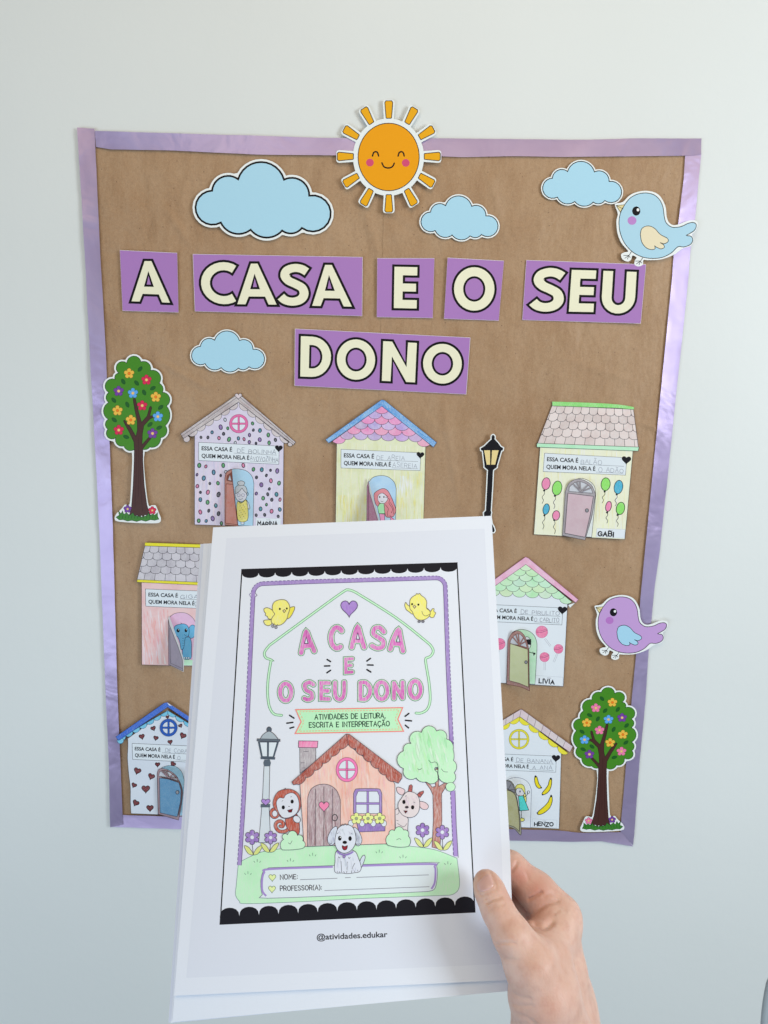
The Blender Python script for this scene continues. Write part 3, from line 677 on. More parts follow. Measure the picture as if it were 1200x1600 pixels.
def window(P, x, y, r, col, lc, t=.27, glass=(210, 216, 228), ry=None):
    P.part('window'); ry = ry or r; P.fs(ell(x, y, r, ry, n=36), col, r * .035, lc); P.fs(ell(x, y, r * (1 - t), ry * (1 - t), n=36), glass, r * .03, lc)
    b = r * t * .36; i = 1 - t
    P.fill([(x - r * i, y - b), (x + r * i, y - b), (x + r * i, y + b), (x - r * i, y + b)], col); P.fill([(x - b, y - ry * i), (x + b, y - ry * i), (x + b, y + ry * i), (x - b, y + ry * i)], col)
    for sgn in (-1, 1): P.stroke([(x - r * i, y + sgn * b), (x + r * i, y + sgn * b)], r * .03, lc); P.stroke([(x + sgn * b, y - ry * i), (x + sgn * b, y + ry * i)], r * .03, lc)
def scallops(P, a, b, n, r, col, lc, lw, pen, side=1, flat=.95):
    for i in range(n):
        t0 = i / n; t1 = (i + 1) / n; p = (a[0] + (b[0] - a[0]) * t0, a[1] + (b[1] - a[1]) * t0); q = (a[0] + (b[0] - a[0]) * t1, a[1] + (b[1] - a[1]) * t1)
        cx, cy = (p[0] + q[0]) / 2, (p[1] + q[1]) / 2; hl = math.hypot(q[0] - p[0], q[1] - p[1]) / 2; ang = math.degrees(math.atan2(q[1] - p[1], q[0] - p[0]))
        P.fs(ell(cx, cy, hl, r, ang, 10, 0, 180 * side), col, lw, lc, pen)
def gable_scales(P, ap, L, R, cols, lw, pen=.7):
    mid = ((L[0] + R[0]) / 2 - ap[0], (L[1] + R[1]) / 2 - ap[1]); hx = ((R[0] - L[0]) / 2, (R[1] - L[1]) / 2)
    f = lambda u, v: (ap[0] + v * mid[0] + u * hx[0], ap[1] + v * mid[1] + u * hx[1])
    conv = [f(0, .14), f(-1.0, 1.12), f(-.93, 1.25), f(.93, 1.25), f(1.0, 1.12)]
    for row in range(6, -1, -1):
        vb = .32 + row * .128; n = row + 1
        if row == 6: us = [-.78, .78]
        else: us = [(i - (n - 1) / 2) * .25 for i in range(n)]
        for j, u in enumerate(us):
            vb2 = vb - (.02 if row == 6 else 0)
            pts = [f(u - .125, vb2 - .20)] + [f(u - .125 * math.cos(t), vb2 - .11 + .11 * math.sin(t)) for t in np.linspace(0, PI, 11)] + [f(u + .125, vb2 - .20)]
            pts = clip(pts, conv)
            if len(pts) > 2: c = cols[row % 2 if len(cols) == 2 else 0]; c = tuple(min(255, max(0, v + random.randint(-7, 9))) for v in c); P.fs(pts, c, lw, LINE, pen)
def tiles(P, q, rows, cols, c0, lw, pen=.7):
    m = quadmap(q)
    P.fill(list(q), c0, pen)
    for r in range(rows - 1, -1, -1):
        for c in range(-1, cols + 1):
            u0 = (c + (.5 if r % 2 else 0) + (-.35)) / cols; u1 = u0 + 1 / cols; v0 = (r - .2) / rows; v1 = (r + 1.0) / rows
            if r == rows - 1: v1 = 1.15
            pts = [(u0, v0), (u0, v1 - .07), (u0 + .1 / cols, v1 - .025), (u0 + .3 / cols, v1), (u0 + .7 / cols, v1), (u1 - .1 / cols, v1 - .025), (u1, v1 - .07), (u1, v0)]
            pts = clip(pts, [(0, 0), (1, 0), (1, 1), (0, 1)])
            if len(pts) > 2:
                k = random.randint(-9, 9); P.fs([m(*p) for p in pts], tuple(min(255, v + k) for v in c0), lw, LINE, pen)
    P.stroke(list(q), lw, LINE, True)
def flap_surf(base, hinge0, hinge1, width, k, vert=0.0, p=1.0):
    """paper door folded along its hinge; the free edge stands k metres off the wall"""
    def f(px, py, h):
        t = (py - hinge0[1]) / (hinge1[1] - hinge0[1]); hx = hinge0[0] + (hinge1[0] - hinge0[0]) * t
        s = (px - hx) / width; s = s * (1 + vert * (t - .5))
        return on_wall(px, py, base + .0014 + k * s + h * 9)
    return f
GH = 'coloured paper houses with opening doors'

# --- dotted house
def house_dotted():
    fr = (270, 600, 6); bs = .0056
    P = Page('paper_house', 'lilac paper house with coloured dots and a granny in its doorway', 'paper house', (370, 822), wall_surf(bs, (-.00003, .00001), (370, 720)), GH, 40).frame(*fr)
    P.part('wall'); P.slab([(205, 420), (615, 140), (1040, 500), (1033, 1345), (205, 1318)], (206, 198, 218), .0004, .5); P.stroke([(205, 480), (205, 1318), (1033, 1345), (1040, 500)], 3, LINE)
    scrib(P, [(212, 560), (470, 560), (470, 1315), (212, 1312)], [(214, 200, 216), (198, 188, 212), (210, 190, 210)], 60, 12, 90, 80, 320, 7); scrib(P, [(212, 500), (1030, 500), (1028, 1330), (212, 1312)], [(216, 210, 222), (208, 198, 214)], 60, 12, 90, 80, 300, 8)
    cols = dict(g=(70, 150, 90), b=(45, 120, 150), p=(205, 110, 150), v=(130, 95, 160), w=(200, 205, 215), d=(50, 45, 62), t=(40, 130, 145))
    for x, y, r, c in ((490, 335, 15, 'w'), (449, 405, 20, 'v'), (515, 415, 13, 'g'), (368, 453, 15, 'b'), (476, 467, 15, 'd'), (264, 500, 12, 'd'), (329, 501, 13, 'd'), (433, 507, 16, 'p'), (527, 519, 19, 'g'), (615, 510, 15, 'b'), (668, 517, 13, 'p'), (719, 479, 14, 'v'), (748, 370, 15, 'g'), (755, 432, 12, 'd'), (817, 436, 18, 't'), (895, 478, 17, 'g'), (962, 524, 15, 'd'), (815, 522, 19, 'v'), (903, 552, 16, 'g'), (717, 545, 15, 'v'), (780, 556, 11, 'd'), (585, 552, 13, 'w'),
                       (248, 763, 20, 'g'), (310, 773, 14, 'p'), (473, 763, 18, 'g'), (661, 763, 17, 'p'), (756, 800, 17, 'g'), (834, 803, 19, 't'), (916, 809, 12, 'd'), (979, 815, 19, 'v'), (383, 828, 19, 'b'), (449, 858, 11, 'd'), (497, 824, 13, 'w'), (227, 850, 11, 'v'), (290, 883, 20, 'b'), (785, 876, 14, 'd'), (877, 857, 12, 'd'), (920, 907, 17, 'p'), (996, 930, 18, 'g'), (347, 933, 12, 'd'), (423, 930, 17, 'g'), (230, 958, 17, 'p'), (830, 945, 20, 'v'), (905, 984, 12, 'd'), (259, 1016, 12, 'd'), (329, 1015, 19, 'p'), (429, 1036, 20, 'd'), (258, 1084, 18, 'b'), (783, 1027, 14, 'v'), (890, 1034, 13, 'd'), (972, 1035, 19, 't'), (326, 1109, 19, 'g'), (403, 1140, 17, 't'), (847, 1071, 18, 'g'), (928, 1085, 15, 'd'), (1005, 1084, 14, 'p'), (878, 1131, 12, 'g'), (258, 1200, 18, 'p'), (337, 1188, 13, 'd'), (429, 1215, 17, 'd'), (823, 1171, 18, 't'), (926, 1193, 19, 'p'), (1003, 1176, 18, 'b'), (782, 1230, 13, 'd'), (861, 1227, 14, 'd'), (988, 1241, 13, 'd'), (243, 1282, 18, 'g'), (313, 1284, 15, 'b'), (374, 1261, 20, 'v'), (456, 1306, 16, 'g')):
        P.part('dot'); e = ell(x, y, r * .80, r * random.uniform(1.0, 1.25), random.uniform(-15, 20), 14); P.fs(e, cols[c], 6.5, (30, 30, 45), .6)
    P.part('roof')
    G = (182, 170, 172)
    scallops(P, (628, 180), (1085, 545), 6, 36, (200, 188, 190), LINE, 3, .7, 1); scallops(P, (150, 478), (606, 180), 6, 36, (200, 188, 190), LINE, 3, .7, 1)
    P.fs(ell(130, 515, 30, 30), (200, 188, 190), 3, LINE, .6); P.fs(ell(1100, 565, 22, 20), (190, 178, 180), 3, LINE, .6)
    P.slab([(598, 98), (632, 98), (1152, 545), (1132, 572), (615, 170), (100, 512), (72, 468)], G, .0004, .8)
    scrib(P, [(600, 108), (82, 470), (104, 505), (612, 168)], [(196, 186, 186), (168, 154, 156)], 34, 8, 145, 90, 260, 9); scrib(P, [(634, 108), (1142, 548), (1130, 566), (618, 168)], [(164, 140, 142), (194, 180, 182)], 40, 8, 41, 90, 260, 10)
    P.stroke([(600, 100), (72, 468), (100, 512), (615, 170), (1132, 572), (1152, 545), (632, 100)], 3.5, LINE); P.stroke([(600, 128), (85, 488)], 3, LINE); P.stroke([(630, 125), (1142, 560)], 3, LINE)
    P.part('heart', label='grey outlined heart at the tip of the gable'); P.fs(heart_pts(615, 112, 66, 56), (205, 192, 196), 4, LINE)
    window(P, 618, 372, 87, (214, 110, 160), (140, 60, 100), .26)
    sign(P, [(243, 547), (998, 582), (993, 753), (243, 717)], ('DE BOLINHA', .48, .96), ('AVOVOZINHA', .64, .99), 3, 3.2, (110, 115, 130), heart=.085)
    P.part('doorway'); op = [(492, 1325), (490, 870)] + sp([(490, 870), (510, 815), (560, 798), (620, 797), (690, 815), (742, 865), (760, 930)], n=4)[1:] + [(752, 1330)]
    P.fs(op, (165, 200, 222), 4, LINE, .3)
    P.part('granny', label='granny with a hair bun, glasses and a yellow dotted dress')
    P.fs([(638, 1285), (668, 1285), (668, 1315), (640, 1315)], (205, 208, 216), 4, INK)
    P.fs(sp([(688, 1085), (712, 1120), (722, 1165), (708, 1172), (695, 1130), (682, 1110)], True, 3), (198, 206, 216), 4, INK)
    P.fs(sp([(605, 1105), (650, 1112), (688, 1088), (705, 1180), (698, 1280), (618, 1285), (600, 1200)], True, 3), (222, 212, 110), 4, INK, .5)
    for i in range(26): P.fill(ell(620 + (i * 37) % 70, 1125 + (i * 53) % 150, 4, 4, n=6), (150, 140, 90))
    P.fs(ell(640, 1035, 56, 68), (204, 206, 216), 4, INK)
    P.fs(sp([(588, 1025), (586, 975), (612, 950), (660, 948), (690, 975), (696, 1025), (665, 1000), (648, 978), (620, 1010)], True, 3), (185, 190, 196), 4, INK)
    P.fs(ell(640, 930, 34, 22), (185, 190, 196), 4, INK); P.stroke(ell(700, 1032, 9, 14), 3.5, INK, True)
    P.stroke(ell(618, 1042, 15, 13), 3, (110, 105, 150), True); P.stroke(ell(658, 1042, 15, 13), 3, (110, 105, 150), True); P.stroke(sp([(618, 1075), (636, 1084), (655, 1072)]), 3, INK); P.stroke(sp([(622, 1105), (638, 1118), (655, 1105)]), 4, INK)
    name_card(P, [(780, 1255), (1015, 1262), (1010, 1338), (778, 1333)], 'MARINA', (795, 1326), (980, 1330), 36, 10)
    fsf = flap_surf(bs, (351.3, 740), (350.8, 821), 21, .032, .3)
    P.part('door', surf=fsf, L=10); d = [(486, 1318), (488, 880)] + sp([(488, 880), (505, 828), (553, 800)], n=4)[1:] + [(560, 900), (612, 1332), (500, 1322)]
    P.slab(d, (205, 140, 122), .0003, .4, True); P.stroke(d, 5, (120, 55, 45), True)
    P.fs([(500, 935), (563, 942), (606, 1318), (495, 1305)], (218, 142, 124), 4, (120, 55, 45), .5)
    P.fs([(505, 905), (508, 860), (548, 830), (556, 915)], (150, 90, 75), 3, (110, 50, 42)); P.fs([(516, 900), (535, 850), (552, 908)], (205, 205, 212), 3, (110, 50, 42))
    P.build()
house_dotted()

# --- pink and lilac roof
def house_scales():
    fr = (500, 610, 6); bs = .0056
    P = Page('paper_house', 'pale yellow paper house with a pink and lilac scale roof edged in blue', 'paper house', (593, 828), wall_surf(bs, (-.00002, -.00002), (593, 720)), GH, 40).frame(*fr)
    P.part('wall'); P.slab([(157, 430), (578, 130), (990, 470), (968, 1335), (145, 1330)], (218, 220, 182), .0004, .8); P.stroke([(157, 480), (145, 1330), (968, 1335), (990, 520)], 3, LINE)
    scrib(P, [(165, 490), (980, 530), (960, 1330), (155, 1325)], [(226, 226, 200), (214, 216, 172), (222, 222, 190)], 150, 9, 90, 120, 420, 1)
    scrib(P, [(165, 980), (430, 980), (430, 1325), (155, 1325)], [(214, 208, 128), (222, 218, 150)], 45, 8, 90, 60, 240, 2); scrib(P, [(720, 760), (980, 760), (965, 1325), (720, 1325)], [(218, 212, 136), (224, 220, 158)], 50, 8, 90, 60, 260, 3)
    scrib(P, [(720, 800), (880, 800), (880, 1010), (720, 1010)], [(222, 226, 222)], 14, 12, 90, 120, 220, 4)
    P.part('roof'); gable_scales(P, (580, 92), (60, 470), (1088, 505), [(234, 150, 188), (188, 162, 206)], 3.2, .75)
    P.slab([(577, 88), (604, 92), (1094, 488), (1064, 532), (580, 148), (82, 494), (52, 462)], (96, 160, 215), .0004, .95)
    scrib(P, [(577, 92), (56, 462), (80, 490), (580, 146)], [(140, 192, 226), (84, 148, 208)], 26, 8, 144, 80, 220, 5); scrib(P, [(580, 94), (1090, 488), (1064, 528), (580, 146)], [(60, 138, 208), (50, 124, 200), (130, 184, 224)], 44, 9, 38, 80, 260, 6)
    P.stroke([(577, 88), (52, 462), (82, 494), (580, 148), (1064, 532), (1094, 488), (604, 92)], 3.5, (50, 70, 110), True)
    sign(P, [(197, 552), (945, 585), (938, 752), (197, 727)], ('DE AREIA', .45, .80), ('ASEREIA', .65, .96), 3, 2.8, heart=.085)
    P.part('doorway'); op = [(440, 1330), (450, 880)] + sp([(460, 855), (500, 815), (570, 798), (640, 812), (695, 860), (714, 920)], n=4) + [(708, 1330)]
    P.fs(op, (168, 200, 225), 4, LINE, .5)
    P.part('girl', label='girl with long wavy red hair and a mint top')
    P.fs(sp([(505, 985), (525, 950), (585, 920), (630, 935), (662, 985), (690, 1050), (712, 1120), (700, 1160), (680, 1185), (620, 1185), (600, 1120), (545, 1090), (520, 1060)], True, 4), (214, 130, 140), 4, INK, .3)
    P.fs(sp([(545, 985), (582, 962), (618, 985), (636, 1015), (610, 1055), (575, 1062), (545, 1035)], True, 3), (214, 214, 224), 3, INK)
    P.fs([(560, 1060), (600, 1060), (608, 1155), (552, 1155), (540, 1095)], (165, 222, 175), 4, INK); P.fs([(556, 1155), (606, 1160), (606, 1225), (566, 1222)], (230, 150, 190), 4, INK)
    P.fs([(655, 1175), (700, 1215), (698, 1300), (665, 1225)], (232, 130, 170), 4, INK); P.fs([(566, 1222), (606, 1225), (640, 1330), (560, 1330)], (150, 205, 190), 4, INK)
    for q in ([(612, 1000), (650, 1020), (648, 1060), (680, 1110), (668, 1150)], [(610, 1070), (640, 1110), (630, 1150), (640, 1185)], [(660, 1050), (690, 1110), (690, 1160)], [(590, 960), (640, 1000)]): P.stroke(sp(q), 4, (120, 60, 75))
    P.fill(ell(560, 999, 6, 9), INK); P.fill(ell(599, 999, 6, 9), INK); P.stroke(sp([(570, 1037), (582, 1043), (594, 1037)]), 3, INK)
    fsf = flap_surf(bs, (573.8, 748), (572.5, 828), 22, .045, .3)
    P.part('door', surf=fsf, L=10); d = [(434, 1330), (438, 900), (455, 828), (470, 900), (560, 1230), (592, 1345)]
    P.slab(d, (222, 222, 230), .0003, 0, True); P.fs([(436, 1325), (440, 900), (453, 850), (462, 950), (548, 1235), (575, 1335)], (186, 120, 155), 3, (90, 50, 70), .5)
    P.stroke([(452, 1325), (454, 900)], 3, (90, 50, 70))
    P.build()
house_scales()

# --- balloon house
def balloon(P, x, y, rx, ry, rot, col, tail):
    P.part('balloon'); P.fs(ell(x, y, rx, ry, rot, 18), col, 4.5, (28, 28, 34), .35)
    t0 = tail[0]; P.fill(ell(t0[0], t0[1], 8, 7, n=8), (22, 22, 28)); P.stroke(sp(tail), 3.5, (32, 32, 38))
def wav(x, y, dx, L): return [(x, y), (x + dx * .2 + 5, y + L * .25), (x + dx * .5 - 7, y + L * .5), (x + dx * .8 + 6, y + L * .75), (x + dx, y + L)]
def fan_door(P, arch, panel, hub, spokes, frame, pc, lc, lw, knob, glass=(205, 208, 216)):
    P.slab(arch, frame, .0003, .4, True); P.stroke(arch, lw, lc, True)
    P.fs(spokes, glass, lw * .8, lc)
    n = len(spokes)
    for i in (2, 3, 4, 6, 7): P.stroke([hub, spokes[i]], lw * 2.8, lc)
    for i in (2, 3, 4, 6, 7): P.stroke([hub, spokes[i]], lw * 1.7, frame)
    P.fs(panel, pc, lw, lc, .35)
    P.part('door_handle', 'door', surf=P.cur['surf']); P.fs(ell(*knob[:2], knob[2], knob[2] * 1.15), (150, 150, 158), lw, INK)
def house_balloons():
    fr = (740, 600, 4.4444); bs = .0056
    P = Page('paper_house', 'cream paper house decorated with eight balloons, a beige tiled roof between two green bars', 'paper house', (910, 842), wall_surf(bs, (.00003, .00001), (910, 735)), GH, 40).frame(*fr)
    P.part('wall'); P.slab([(462, 432), (1108, 455), (1050, 1080), (418, 1045)], (228, 228, 200), .0004, .45); P.stroke([(462, 432), (418, 1045), (1050, 1080), (1108, 455)], 3, LINE); scrib(P, [(470, 445), (1100, 465), (1045, 1070), (426, 1040)], [(232, 232, 216), (226, 222, 178), (222, 220, 186)], 90, 8, 92, 80, 300, 11)
    P.part('roof'); P.slab([(545, 148), (1110, 172), (1147, 440), (442, 418)], (214, 198, 196), .0004, .6); tiles(P, [(545, 150), (1110, 176), (1145, 440), (443, 415)], 5, 10, (216, 200, 197), 2.6)
    P.slab(sp([(545, 122), (800, 130), (1000, 142), (1114, 160)], n=3) + [(1112, 178), (1000, 168), (545, 152)], (138, 214, 116), .0004, .6); P.stroke([(545, 122), (545, 152), (1000, 168), (1112, 178)], 3, LINE)
    P.slab([(440, 411), (1149, 438), (1143, 466), (438, 438)], (176, 226, 190), .0004, .5); P.stroke([(440, 411), (1149, 438), (1143, 466), (438, 438)], 3, LINE, True)
    sign(P, [(493, 480), (1065, 512), (1055, 633), (483, 608)], ('BALÃO', .45, .70), ('O ADÃO', .67, .97), 2.4, 2.4, (142, 146, 160), heart=.10)
    pk, gr, bl = (232, 130, 172), (135, 214, 95), (60, 168, 200)
    balloon(P, 503, 692, 29, 42, 8, pk, wav(490, 740, -14, 90)); balloon(P, 580, 723, 33, 50, 10, gr, wav(565, 777, -8, 90)); balloon(P, 504, 869, 22, 38, 12, bl, wav(492, 913, -12, 96)); balloon(P, 573, 913, 25, 34, 8, pk, wav(560, 945, 2, 95))
    balloon(P, 917, 696, 32, 45, 6, gr, wav(910, 747, -18, 80)); balloon(P, 1006, 716, 30, 48, 10, bl, wav(994, 767, -10, 80)); balloon(P, 937, 850, 20, 36, 12, pk, wav(927, 893, -2, 74)); balloon(P, 1020, 864, 29, 44, 12, gr, wav(1000, 910, -2, 80))
    P.part('doorway'); op = [(618, 1052), (640, 740)] + sp([(640, 740), (665, 690), (735, 655), (800, 672), (838, 710), (848, 770)], n=4)[1:] + [(820, 1064)]
    P.fs(op, (222, 226, 234), 3, LINE)
    name_card(P, [(856, 1002), (1052, 1010), (1049, 1072), (850, 1062)], 'GABI', (864, 1052), (972, 1060), 32, 8.5)
    fsf = flap_surf(bs, (884.0, 760), (879.0, 836), 44, .017, .3)
    P.part('door', surf=fsf, L=8)
    arch = [(617, 1052), (638, 745)] + sp([(638, 745), (660, 692), (700, 665), (738, 660), (790, 680), (825, 712), (846, 765)], n=4)[1:] + sp([(846, 765), (826, 900), (796, 1010), (774, 1084)], n=3)[1:]
    fan = [(662, 745), (666, 715), (690, 692), (715, 680), (737, 677), (770, 687), (795, 702), (815, 722), (828, 758), (745, 752)]
    fan_door(P, arch, [(655, 758), (832, 780), (812, 900), (774, 1064), (634, 1036)], (745, 750), fan, (172, 165, 172), (210, 184, 194), (70, 65, 75), 3, (787, 878, 11))
    P.build()
house_balloons()

# --- elephant house
def house_elephant():
    fr = (200, 830, 6.957); bs = .0056
    P = Page('paper_house', 'salmon pink paper house with a blue elephant in its doorway', 'paper house', (290, 1042), wall_surf(bs, (-.00003, .00001), (290, 940)), GH, 40).frame(*fr)
    P.part('wall'); P.slab([(147, 555), (1090, 588), (1075, 1480), (150, 1452)], (232, 188, 188), .0004, .55); P.stroke([(147, 555), (150, 1452), (1075, 1480), (1090, 588)], 4, LINE); scrib(P, [(155, 830), (435, 850), (435, 1445), (158, 1445)], [(236, 176, 176), (226, 200, 204), (230, 166, 164), (228, 210, 212)], 80, 15, 84, 80, 300, 12)
    P.part('roof'); P.slab([(183, 160), (1025, 188), (1130, 572), (98, 527)], (190, 184, 192), .0004, .6); tiles(P, [(183, 160), (1025, 188), (1130, 572), (98, 527)], 5, 9, (192, 186, 194), 4)
    P.slab([(186, 124), (1030, 152), (1026, 186), (182, 158)], (222, 212, 20), .0004, .25); P.stroke([(186, 124), (1030, 152), (1026, 186), (182, 158)], 3, (120, 110, 30), True)
    P.slab([(98, 526), (1134, 572), (1130, 602), (98, 554)], (222, 212, 20), .0004, .25); P.stroke([(98, 526), (1134, 572), (1130, 602), (98, 554)], 4, (70, 65, 40), True)
    sign(P, [(190, 628), (1040, 660), (1030, 850), (193, 815)], ('GIGANTE', .45, .87), ('O ELEFANTE', .635, .97), 4, 4, (120, 125, 140), heart=.09)
    P.part('doorway'); op = [(440, 1454), (440, 960)] + sp([(455, 930), (510, 895), (590, 884), (660, 905), (720, 965), (748, 1050)], n=4) + [(748, 1462)]
    P.fs(op, (216, 176, 206), 4, LINE, .4); P.fill([(590, 1392), (748, 1402), (746, 1460), (600, 1458)], (182, 226, 192), .5)
    P.part('elephant', label='blue elephant with big eyes and raised ear'); BL = (96, 172, 212)
    P.fs(ell(695, 1092, 42, 74, 8), BL, 5, (25, 55, 90), .2); P.fs(sp([(595, 1180), (660, 1150), (688, 1200), (690, 1300), (682, 1385), (600, 1385), (592, 1300)], True, 3), BL, 5, (25, 55, 90), .2)
    P.fs(sp([(500, 1060), (515, 1028), (560, 1012), (610, 1008), (648, 1030), (665, 1080), (655, 1140), (622, 1160), (612, 1240), (598, 1280), (575, 1282), (562, 1200), (540, 1150), (508, 1120)], True, 3), BL, 5, (25, 55, 90), .2)
    P.fill(ell(545, 1080, 17, 20), (15, 15, 20)); P.fill(ell(630, 1078, 15, 20), (15, 15, 20)); P.fill(ell(550, 1072, 5, 5, n=8), (240, 240, 245)); P.fill(ell(634, 1070, 5, 5, n=8), (240, 240, 245))
    for y in (1165, 1190, 1215, 1240): P.stroke([(590, y), (606, y + 4)], 3, (25, 55, 90))
    for x in (615, 638, 660): P.fs(ell(x, 1378, 10, 11, n=10), (205, 220, 232), 3, (25, 55, 90))
    P.stroke(sp([(612, 1120), (625, 1135), (640, 1125)]), 3.5, (25, 55, 90)); P.stroke([(580, 1012), (576, 995), (590, 1010)], 4, (25, 55, 90))
    fsf = flap_surf(bs, (263, 965), (264.3, 1039), 23, .046, .3)
    P.part('door', surf=fsf, L=10); d = [(437, 950), (448, 918), (560, 1235), (604, 1385), (612, 1400), (604, 1530), (448, 1455)]
    P.slab(d, (225, 225, 232), .0003, 0, True); P.fs([(439, 960), (450, 1020), (545, 1258), (592, 1400), (596, 1520), (448, 1452)], (168, 158, 175), 4, LINE, .3)
    P.stroke([(452, 1050), (462, 1435), (590, 1492)], 3, LINE)
    P.build()
house_elephant()

# --- lollipop house
def house_lollipops():
    fr = (760, 860, 4.138); bs = .0056
    P = Page('paper_house', 'white paper house with pink lollipops and a mint scale roof edged in pink', 'paper house', (815, 1070), wall_surf(bs, (.00003, .00001), (815, 970)), GH, 40).frame(*fr)
    P.part('wall'); P.slab([(-22, 290), (255, 90), (525, 330), (497, 880), (-35, 850)], (214, 219, 228), .0004); P.stroke([(525, 345), (497, 880), (-35, 850)], 2.6, LINE)
    P.fs([(528, 352), (575, 338), (540, 372)], (222, 226, 232), 2, (120, 125, 135))
    P.part('roof'); gable_scales(P, (255, 47), (-82, 300), (590, 332), [(190, 226, 186)], 2.2, .7)
    P.slab([(253, 42), (272, 50), (594, 318), (578, 338), (255, 90), (-70, 318), (-88, 290)], (228, 172, 200), .0004, .9); scrib(P, [(256, 50), (270, 52), (590, 318), (576, 334), (256, 88)], [(216, 130, 170), (232, 160, 190)], 26, 6, 40, 60, 160, 13); P.stroke([(253, 42), (272, 50), (594, 318), (578, 338), (255, 90), (-70, 318), (-88, 290)], 2.6, (130, 80, 110), True)
    sign(P, [(-12, 348), (495, 372), (488, 482), (-16, 458)], ('DE PIRULITO', .47, .96), ('O CARLITO', .645, .96), 2.2, 2.2, (120, 120, 135), heart=.105)
    P.part('doorway'); op = [(130, 855), (138, 620)] + sp([(145, 570), (170, 530), (215, 512), (265, 518), (305, 545), (325, 590), (327, 640)], n=4) + [(315, 866)]
    P.fs(op, (184, 222, 192), 3, LINE, .6)
    P.part('boy', label='line-drawn boy peeking out with one arm stretched'); P.fs(ell(262, 600, 26, 42), (212, 216, 222), 3, INK); P.fs([(258, 578), (288, 575), (288, 610), (262, 606)], (30, 30, 36), 3, INK); P.stroke([(270, 655), (312, 668)], 4, INK); P.stroke([(300, 655), (308, 682)], 4, INK); P.fill(ell(311, 668, 7, 7, n=8), INK)
    for x, y, r, a, b in ((358, 527, 39, (378, 570), (415, 620)), (466, 637, 30, (458, 668), (436, 722)), (376, 690, 31, (377, 722), (377, 775)), (85, 605, 37, (80, 640), (70, 700))):
        P.part('lollipop'); P.stroke([a, b], 11, (130, 132, 140)); P.stroke([a, b], 8, (214, 218, 226)); P.fs(ell(x, y, r, r, n=22), (226, 112, 158), 1.6, (170, 80, 120), .6)
        P.stroke(sp([(x - r, y + 5), (x, y + 2), (x + r, y - 12)]), 2.5, (130, 60, 95)); P.stroke(sp([(x - r, y - 4), (x, y - 8), (x + r * .95, y - 20)]), 2.2, (170, 80, 120))
    name_card(P, [(320, 808), (496, 820), (492, 877), (315, 865)], 'LÍVIA', (340, 858), (438, 864), 26, 7)
    fsf = flap_surf(bs, (795, 990), (791.8, 1066), 34, .024, .3)
    P.part('door', surf=fsf, L=8)
    arch = [(132, 856), (138, 600)] + sp([(140, 580), (160, 542), (190, 522), (218, 524), (246, 552), (265, 600), (276, 650)], n=4) + [(277, 760), (279, 908)] + sp([(279, 908), (220, 882), (132, 866)], n=3)[1:]
    fan = [(152, 605), (156, 585), (170, 560), (190, 543), (206, 538), (222, 545), (240, 565), (252, 590), (262, 628), (212, 612)]
    fan_door(P, arch, [(153, 602), (268, 640), (270, 760), (272, 884), (210, 858), (148, 842)], (213, 612), fan, (176, 128, 120), (206, 212, 166), (95, 50, 50), 2.6, (256, 723, 9))
    P.build()
house_lollipops()

